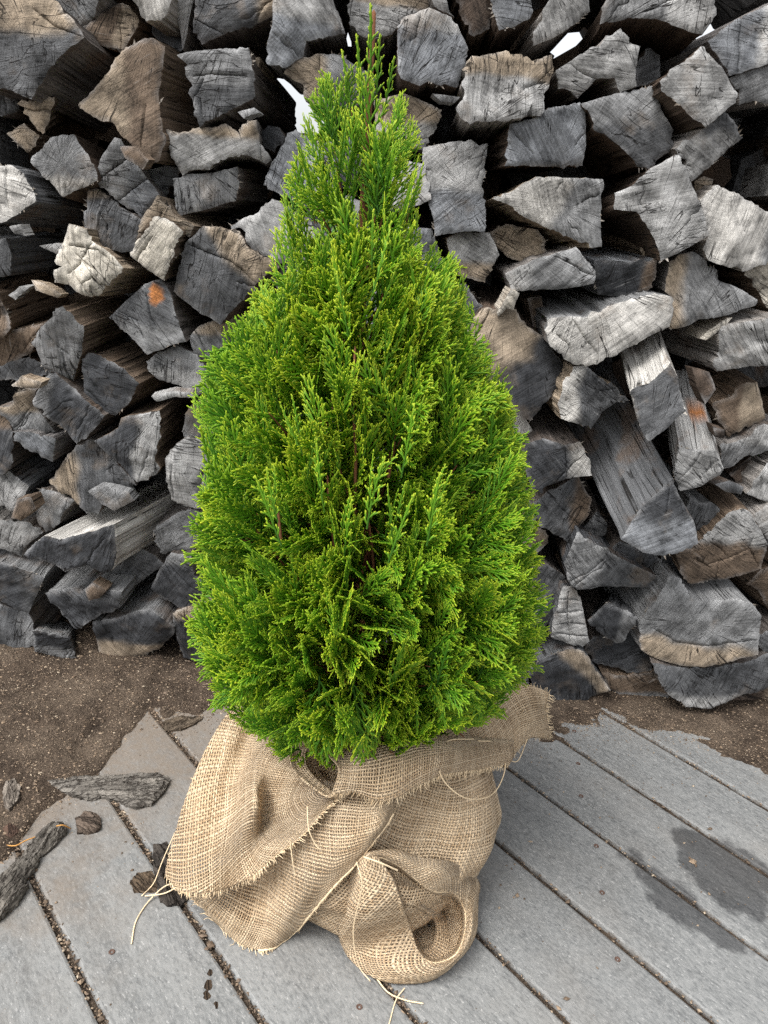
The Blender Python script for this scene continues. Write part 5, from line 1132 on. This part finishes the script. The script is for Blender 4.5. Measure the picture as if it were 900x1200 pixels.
# inner curl inside the pocket
curl = [(335, 450), (330, 540), (360, 640), (410, 690), (470, 680), (500, 620), (495, 540), (450, 490), (400, 465)]
co = [.02, .018, .018, .016, .014, .012, .012, .014, .018]
ring_cloth('inner_curl', [(shrink(curl, 1.35, 40, 10, 420, 570), [o - .02 for o in co]), (shrink(curl, 1.12, 14, 4, 420, 570), [o - .002 for o in co]), (curl, co), (shrink(curl, .9, 4, 2, 420, 570), [o - .012 for o in co]), (shrink(curl, .8, 6, 0, 420, 580), [o - .05 for o in co])], t3, 40, 70, amp=.0012, freq=25, seed=4.4)
fray([tuple(p) for p in g_r], [tuple(on_body(t3[0] + 450 / t3[2], t3[1] + 560 / t3[2], .0))] * 120, .0032, .0014)
link('frayed_ends', mesh_np('frayed_ends', [tuple(v) for v in FV], FT), M_TWINE, wrap)['kind'] = 'stuff'
# loose threads
def OB(x, y, o): return on_body(x, y, o)
strand(wrap, [OB(560, 868, .03), OB(585, 872, .035), OB(592, 900, .03), OB(578, 930, .03), OB(548, 936, .03), OB(520, 915, .04), OB(513, 885, .06), OB(525, 868, .05), OB(555, 866, .04)], .0008)
strand(wrap, [OB(570, 870, .03), OB(588, 884, .03), at_y(606, 892, .98), at_y(618, 866, 1.0)], .0008)
strand(wrap, [on_ground(228, 1042, .03), on_ground(200, 1036, .02), on_ground(178, 1052, .004), on_ground(160, 1078, .002), on_ground(154, 1106, .002)], .0009)
strand(wrap, [on_ground(222, 1030, .03), on_ground(195, 1046, .012), on_ground(170, 1050, .004)], .0009)
strand(wrap, [on_ground(204, 978, .06), on_ground(190, 1010, .03), on_ground(180, 1035, .004), on_ground(166, 1050, .002)], .0008)
strand(wrap, [OB(360, 945, .09), OB(362, 972, .085), OB(370, 990, .075), OB(376, 996, .07)], .0007)
strand(wrap, [OB(340, 985, .075), OB(343, 1010, .07), OB(346, 1026, .066)], .0007)
strand(wrap, [OB(418, 1010, .06), OB(424, 1040, .062), OB(414, 1090, .064), OB(420, 1130, .058), on_ground(434, 1150, .004)], .0008)
strand(wrap, [OB(426, 1004, .06), OB(448, 1012, .062), OB(466, 1020, .055)], .0011)
strand(wrap, [on_ground(440, 1145, .004), on_ground(455, 1163, .002), on_ground(475, 1172, .002), on_ground(496, 1176, .002)], .0010)
strand(wrap, [on_ground(474, 1158, .003), on_ground(464, 1172, .002), on_ground(456, 1200, .002)], .0008)
strand(wrap, [OB(420, 880, .07), OB(400, 858, .075), OB(370, 862, .07)], .0010)
# ------------------------------------------------------------------ bark and litter on the ground
def bark_piece(name, pts, label, height, tone, seed, group='bark pieces on the ground', axis_pts=None):
    r = random.Random(seed); P = [on_ground(x, y) for x, y in pts]; c = sum(P, Vector()) / len(P)
    zb = max(0.0, soil_h(c.x, c.y)) - .0015
    ax = None
    far = max(((a - b).length, a, b) for a in P for b in P)[0:3]; long = (far[1] - far[2]).normalized(); cross = Vector((-long.y, long.x, 0))
    out = []; n = len(P)
    for i in range(n):
        a, b = P[i], P[(i + 1) % n]; l = (b - a).length; k = max(1, int(l / .0028)); nn = Vector(((b - a).y, -(b - a).x, 0)).normalized()
        for j in range(k):
            q = a.lerp(b, j / k); q = q + nn * (.0022 * noise.noise(q * 160 + Vector((0, 0, seed))) + .0015 * noise.noise(q * 420)); out.append((q.x - c.x, q.y - c.y))
    O = np.array(out); m_ = len(out); I = []
    mn, mx_ = O.min(0), O.max(0); sp = .0030
    def inside(x, y):
        x0, y0 = O[:, 0], O[:, 1]; x1, y1 = np.roll(x0, -1), np.roll(y0, -1)
        return (((y0 > y) != (y1 > y)) & (x < (x1 - x0) * (y - y0) / (y1 - y0 + 1e-12) + x0)).sum() % 2 == 1
    y = mn[1]
    while y < mx_[1]:
        x = mn[0]
        while x < mx_[0]:
            a, b = x + r.uniform(-.3, .3) * sp, y + r.uniform(-.3, .3) * sp
            if inside(a, b) and ((O[:, 0] - a) ** 2 + (O[:, 1] - b) ** 2).min() > (sp * .5) ** 2: I.append((a, b))
            x += sp
        y += sp
    res = delaunay_2d_cdt([Vector(p) for p in out] + [Vector(p) for p in I], [], [list(range(m_))], 1, 1e-6)
    V = []; idx = {}
    for p in res[0]:
        dm = math.sqrt(((O[:, 0] - p.x) ** 2 + (O[:, 1] - p.y) ** 2).min()); w = Vector((p.x, p.y, 0)); u, v = w.dot(long), w.dot(cross)
        rid = noise.noise(Vector((u * 14, v * 170, seed))); ter = math.floor((fbm(Vector((u * 12, v * 80, seed + 4)), 3) + 1) * 2.5) / 5
        h = height * (.55 + .35 * sstep(0, .008, dm)) + height * .38 * rid + height * .5 * (ter - .5) + .0012 * noise.noise(w * 500)
        V.append((u, v, max(.002, h)))
    for j, og in enumerate(res[3]):
        for o_ in og:
            if o_ < m_ and o_ not in idx: idx[o_] = j
    F_ = [tuple(t) for t in res[2]]
    b0 = len(V)
    for i in range(m_): w = Vector((out[i][0] * .97, out[i][1] * .97, 0)); V.append((w.dot(long), w.dot(cross), -.003))
    for i in range(m_):
        j = (i + 1) % m_
        if i in idx and j in idx: F_.append((idx[i], b0 + i, b0 + j, idx[j]))
    me = mesh(name, V, F_, smooth=False, col=[tone] * len(V)); o = link(name, me, M_BARK); o.location = (c.x, c.y, zb); o.rotation_euler = (0, 0, math.atan2(long.y, long.x)); tag(o, label, 'bark', group); return o
bark_piece('bark_slab', [(46, 917), (78, 917), (110, 914), (150, 912), (185, 911), (200, 916), (193, 930), (178, 946), (160, 950), (146, 946), (140, 940), (118, 936), (107, 940), (90, 936), (66, 928)], 'long grey bark slab lying on the edge of the soil', .017, (1.0, .97, .92), 3)
bark_piece('bark_slab', [(0, 1082), (-40, 1110), (-60, 1085), (-20, 1050), (0, 1034), (16, 1018), (30, 1004), (44, 982), (58, 968), (74, 968), (79, 976), (62, 996), (48, 1006), (44, 1018), (30, 1036), (34, 1042), (22, 1062)], 'thick furrowed bark slab pointing across a board joint', .020, (.80, .77, .72), 5)
bark_piece('bark_chunk', [(88, 960), (98, 955), (112, 953), (119, 962), (118, 974), (104, 979), (91, 978)], 'small blocky brown bark chunk between two bark slabs', .012, (.62, .5, .42), 7)
bark_piece('bark_chunk', [(4, 935), (8, 924), (17, 920), (25, 930), (24, 944), (12, 957), (5, 950)], 'upright oval bark flake on the soil', .008, (1.2, 1.1, 1.0), 9)
bark_piece('bark_chunk', [(190, 848), (204, 842), (222, 840), (239, 841), (228, 850), (212, 857), (194, 857)], 'soil dusted bark flake lying across a board joint', .008, (.75, .62, .48), 11)
bark_piece('bark_chunk', [(4, 975), (12, 969), (24, 971), (25, 979), (13, 985), (6, 983)], 'reddish bark crumb beside the furrowed slab', .007, (.55, .36, .28), 13)
bark_piece('bark_chunk', [(179, 992), (196, 990), (200, 1005), (196, 1030), (212, 1045), (222, 1052), (218, 1060), (200, 1064), (188, 1058), (184, 1040), (180, 1020)], 'black damp bark lump tucked under the burlap flap', .012, (.28, .25, .23), 15)
bark_piece('bark_chunk', [(152, 1034), (160, 1023), (178, 1021), (186, 1032), (184, 1046), (158, 1047)], 'flat brown clod of earth beside the burlap flap', .003, (.55, .42, .3), 17)
V, T = [], []
c_ = crom([tuple(on_ground(*p)) for p in ((3, 990, .004), (18, 991, .006), (30, 985, .007), (44, 980, .005))], 14); tube(V, T, [Vector(p) for p in c_], [.0010] * 14, 5)
tag(link('dry_needle', mesh_np('dry_needle', [tuple(v) for v in V], T), mat_plain('dry_needle', (.55, .28, .08))), 'thin orange dry pine needle beside the furrowed bark slab', 'needle')
V, T = [], []
c_ = crom([tuple(on_ground(*p)) for p in ((66, 968, .02), (74, 967, .02), (83, 971, .008))], 10); tube(V, T, [Vector(p) for p in c_], [.0010] * 10, 5)
tag(link('dry_needle', mesh_np('dry_needle', [tuple(v) for v in V], T), bpy.data.materials['dry_needle']), 'short orange needle on the tip of the furrowed bark slab', 'needle')
for i, (x, y, s) in enumerate(((246, 1140, .006), (244, 1155, .010), (242, 1167, .009), (253, 1178, .006))):
    bark_piece('earth_clod', [(x + s * 900 * .55 * math.cos(a) * (1 + .25 * math.sin(a * 3 + i)), y + s * 900 * .8 * math.sin(a)) for a in [k * .8976 for k in range(7)]], 'small crumb of wet earth dropped on a board', .002, (.42, .31, .22), 30 + i, 'wet earth crumbs on a board')
# chips and strips of bark caught in the pile
rs = random.Random(44)
SPL = [('T5', [(130, 478), (190, 492), (262, 540), (245, 556), (150, 522)], 'tan', 'curled tan bark strip hanging over a brown log'), ('T5', [(28, 545), (80, 508), (125, 508), (60, 566)], 'light', 'grey curled bark flap over the wide brown log'),
       ('T5', [(165, 332), (245, 320), (315, 362), (250, 372)], 'light', 'torn pale strip poking toward the cream log'), ('U1', [(52, 192), (90, 155), (182, 180), (172, 206), (62, 198)], 'tan', 'frayed tan strip of bark over the rounded tan grey log'),
       ('U1', [(668, 242), (760, 220), (842, 230), (852, 252), (760, 246), (692, 264)], 'light', 'dry bark strip below the fan rayed log'), ('U1', [(385, 660), (440, 630), (560, 660), (585, 700), (500, 745), (440, 715)], 'mid', 'shaggy splinter lying on the askew silvery log'),
       ('U2', [(345, 320), (375, 290), (430, 320), (400, 350), (360, 365)], 'brown', 'brown bark bit on the pointed charcoal block'), ('T5', [(40, 245), (90, 235), (110, 285), (60, 275)], 'light', 'pale twig end below the bleached log'),
       ('U1', [(70, 700), (130, 690), (150, 740), (90, 790), (45, 780)], 'brown', 'brown crumbled bark in a gap beside a pale wedge'), ('T1', [(520, 640), (590, 640), (650, 700), (620, 740), (540, 690)], 'brown', 'rotten brown bark bit above the square cracked log'),
       ('U4', [(540, 130), (620, 150), (650, 230), (600, 300), (560, 220)], 'umber', 'matted dark bark debris behind the orange scarred log'), ('U4', [(640, 410), (700, 430), (700, 470), (650, 460)], 'umber', 'dark debris beneath the brown sawn block'),
       ('T3', [(255, 410), (330, 420), (372, 425), (350, 450), (290, 445)], 'mid', 'grey splinter under the scalloped six sided log'), ('T2', [(290, 490), (360, 470), (382, 490), (320, 520)], 'mid', 'grey splinter under the square charcoal log')]
for i, (tl, pts, tn, lab) in enumerate(SPL):
    x0, y0, s = TILE[tl]; pp = [(x0 + a / s, y0 + b / s) for a, b in pts]
    end, side, cen = log_mesh(pp, -.05, tn, tn, None, None, .025, 900 + i, None, True)
    root = empty('bark_strip', cen); link('outer_face', end, None, root); link('torn_edge', side, None, root); tag(root, lab, 'bark', 'bark strips caught in the pile')
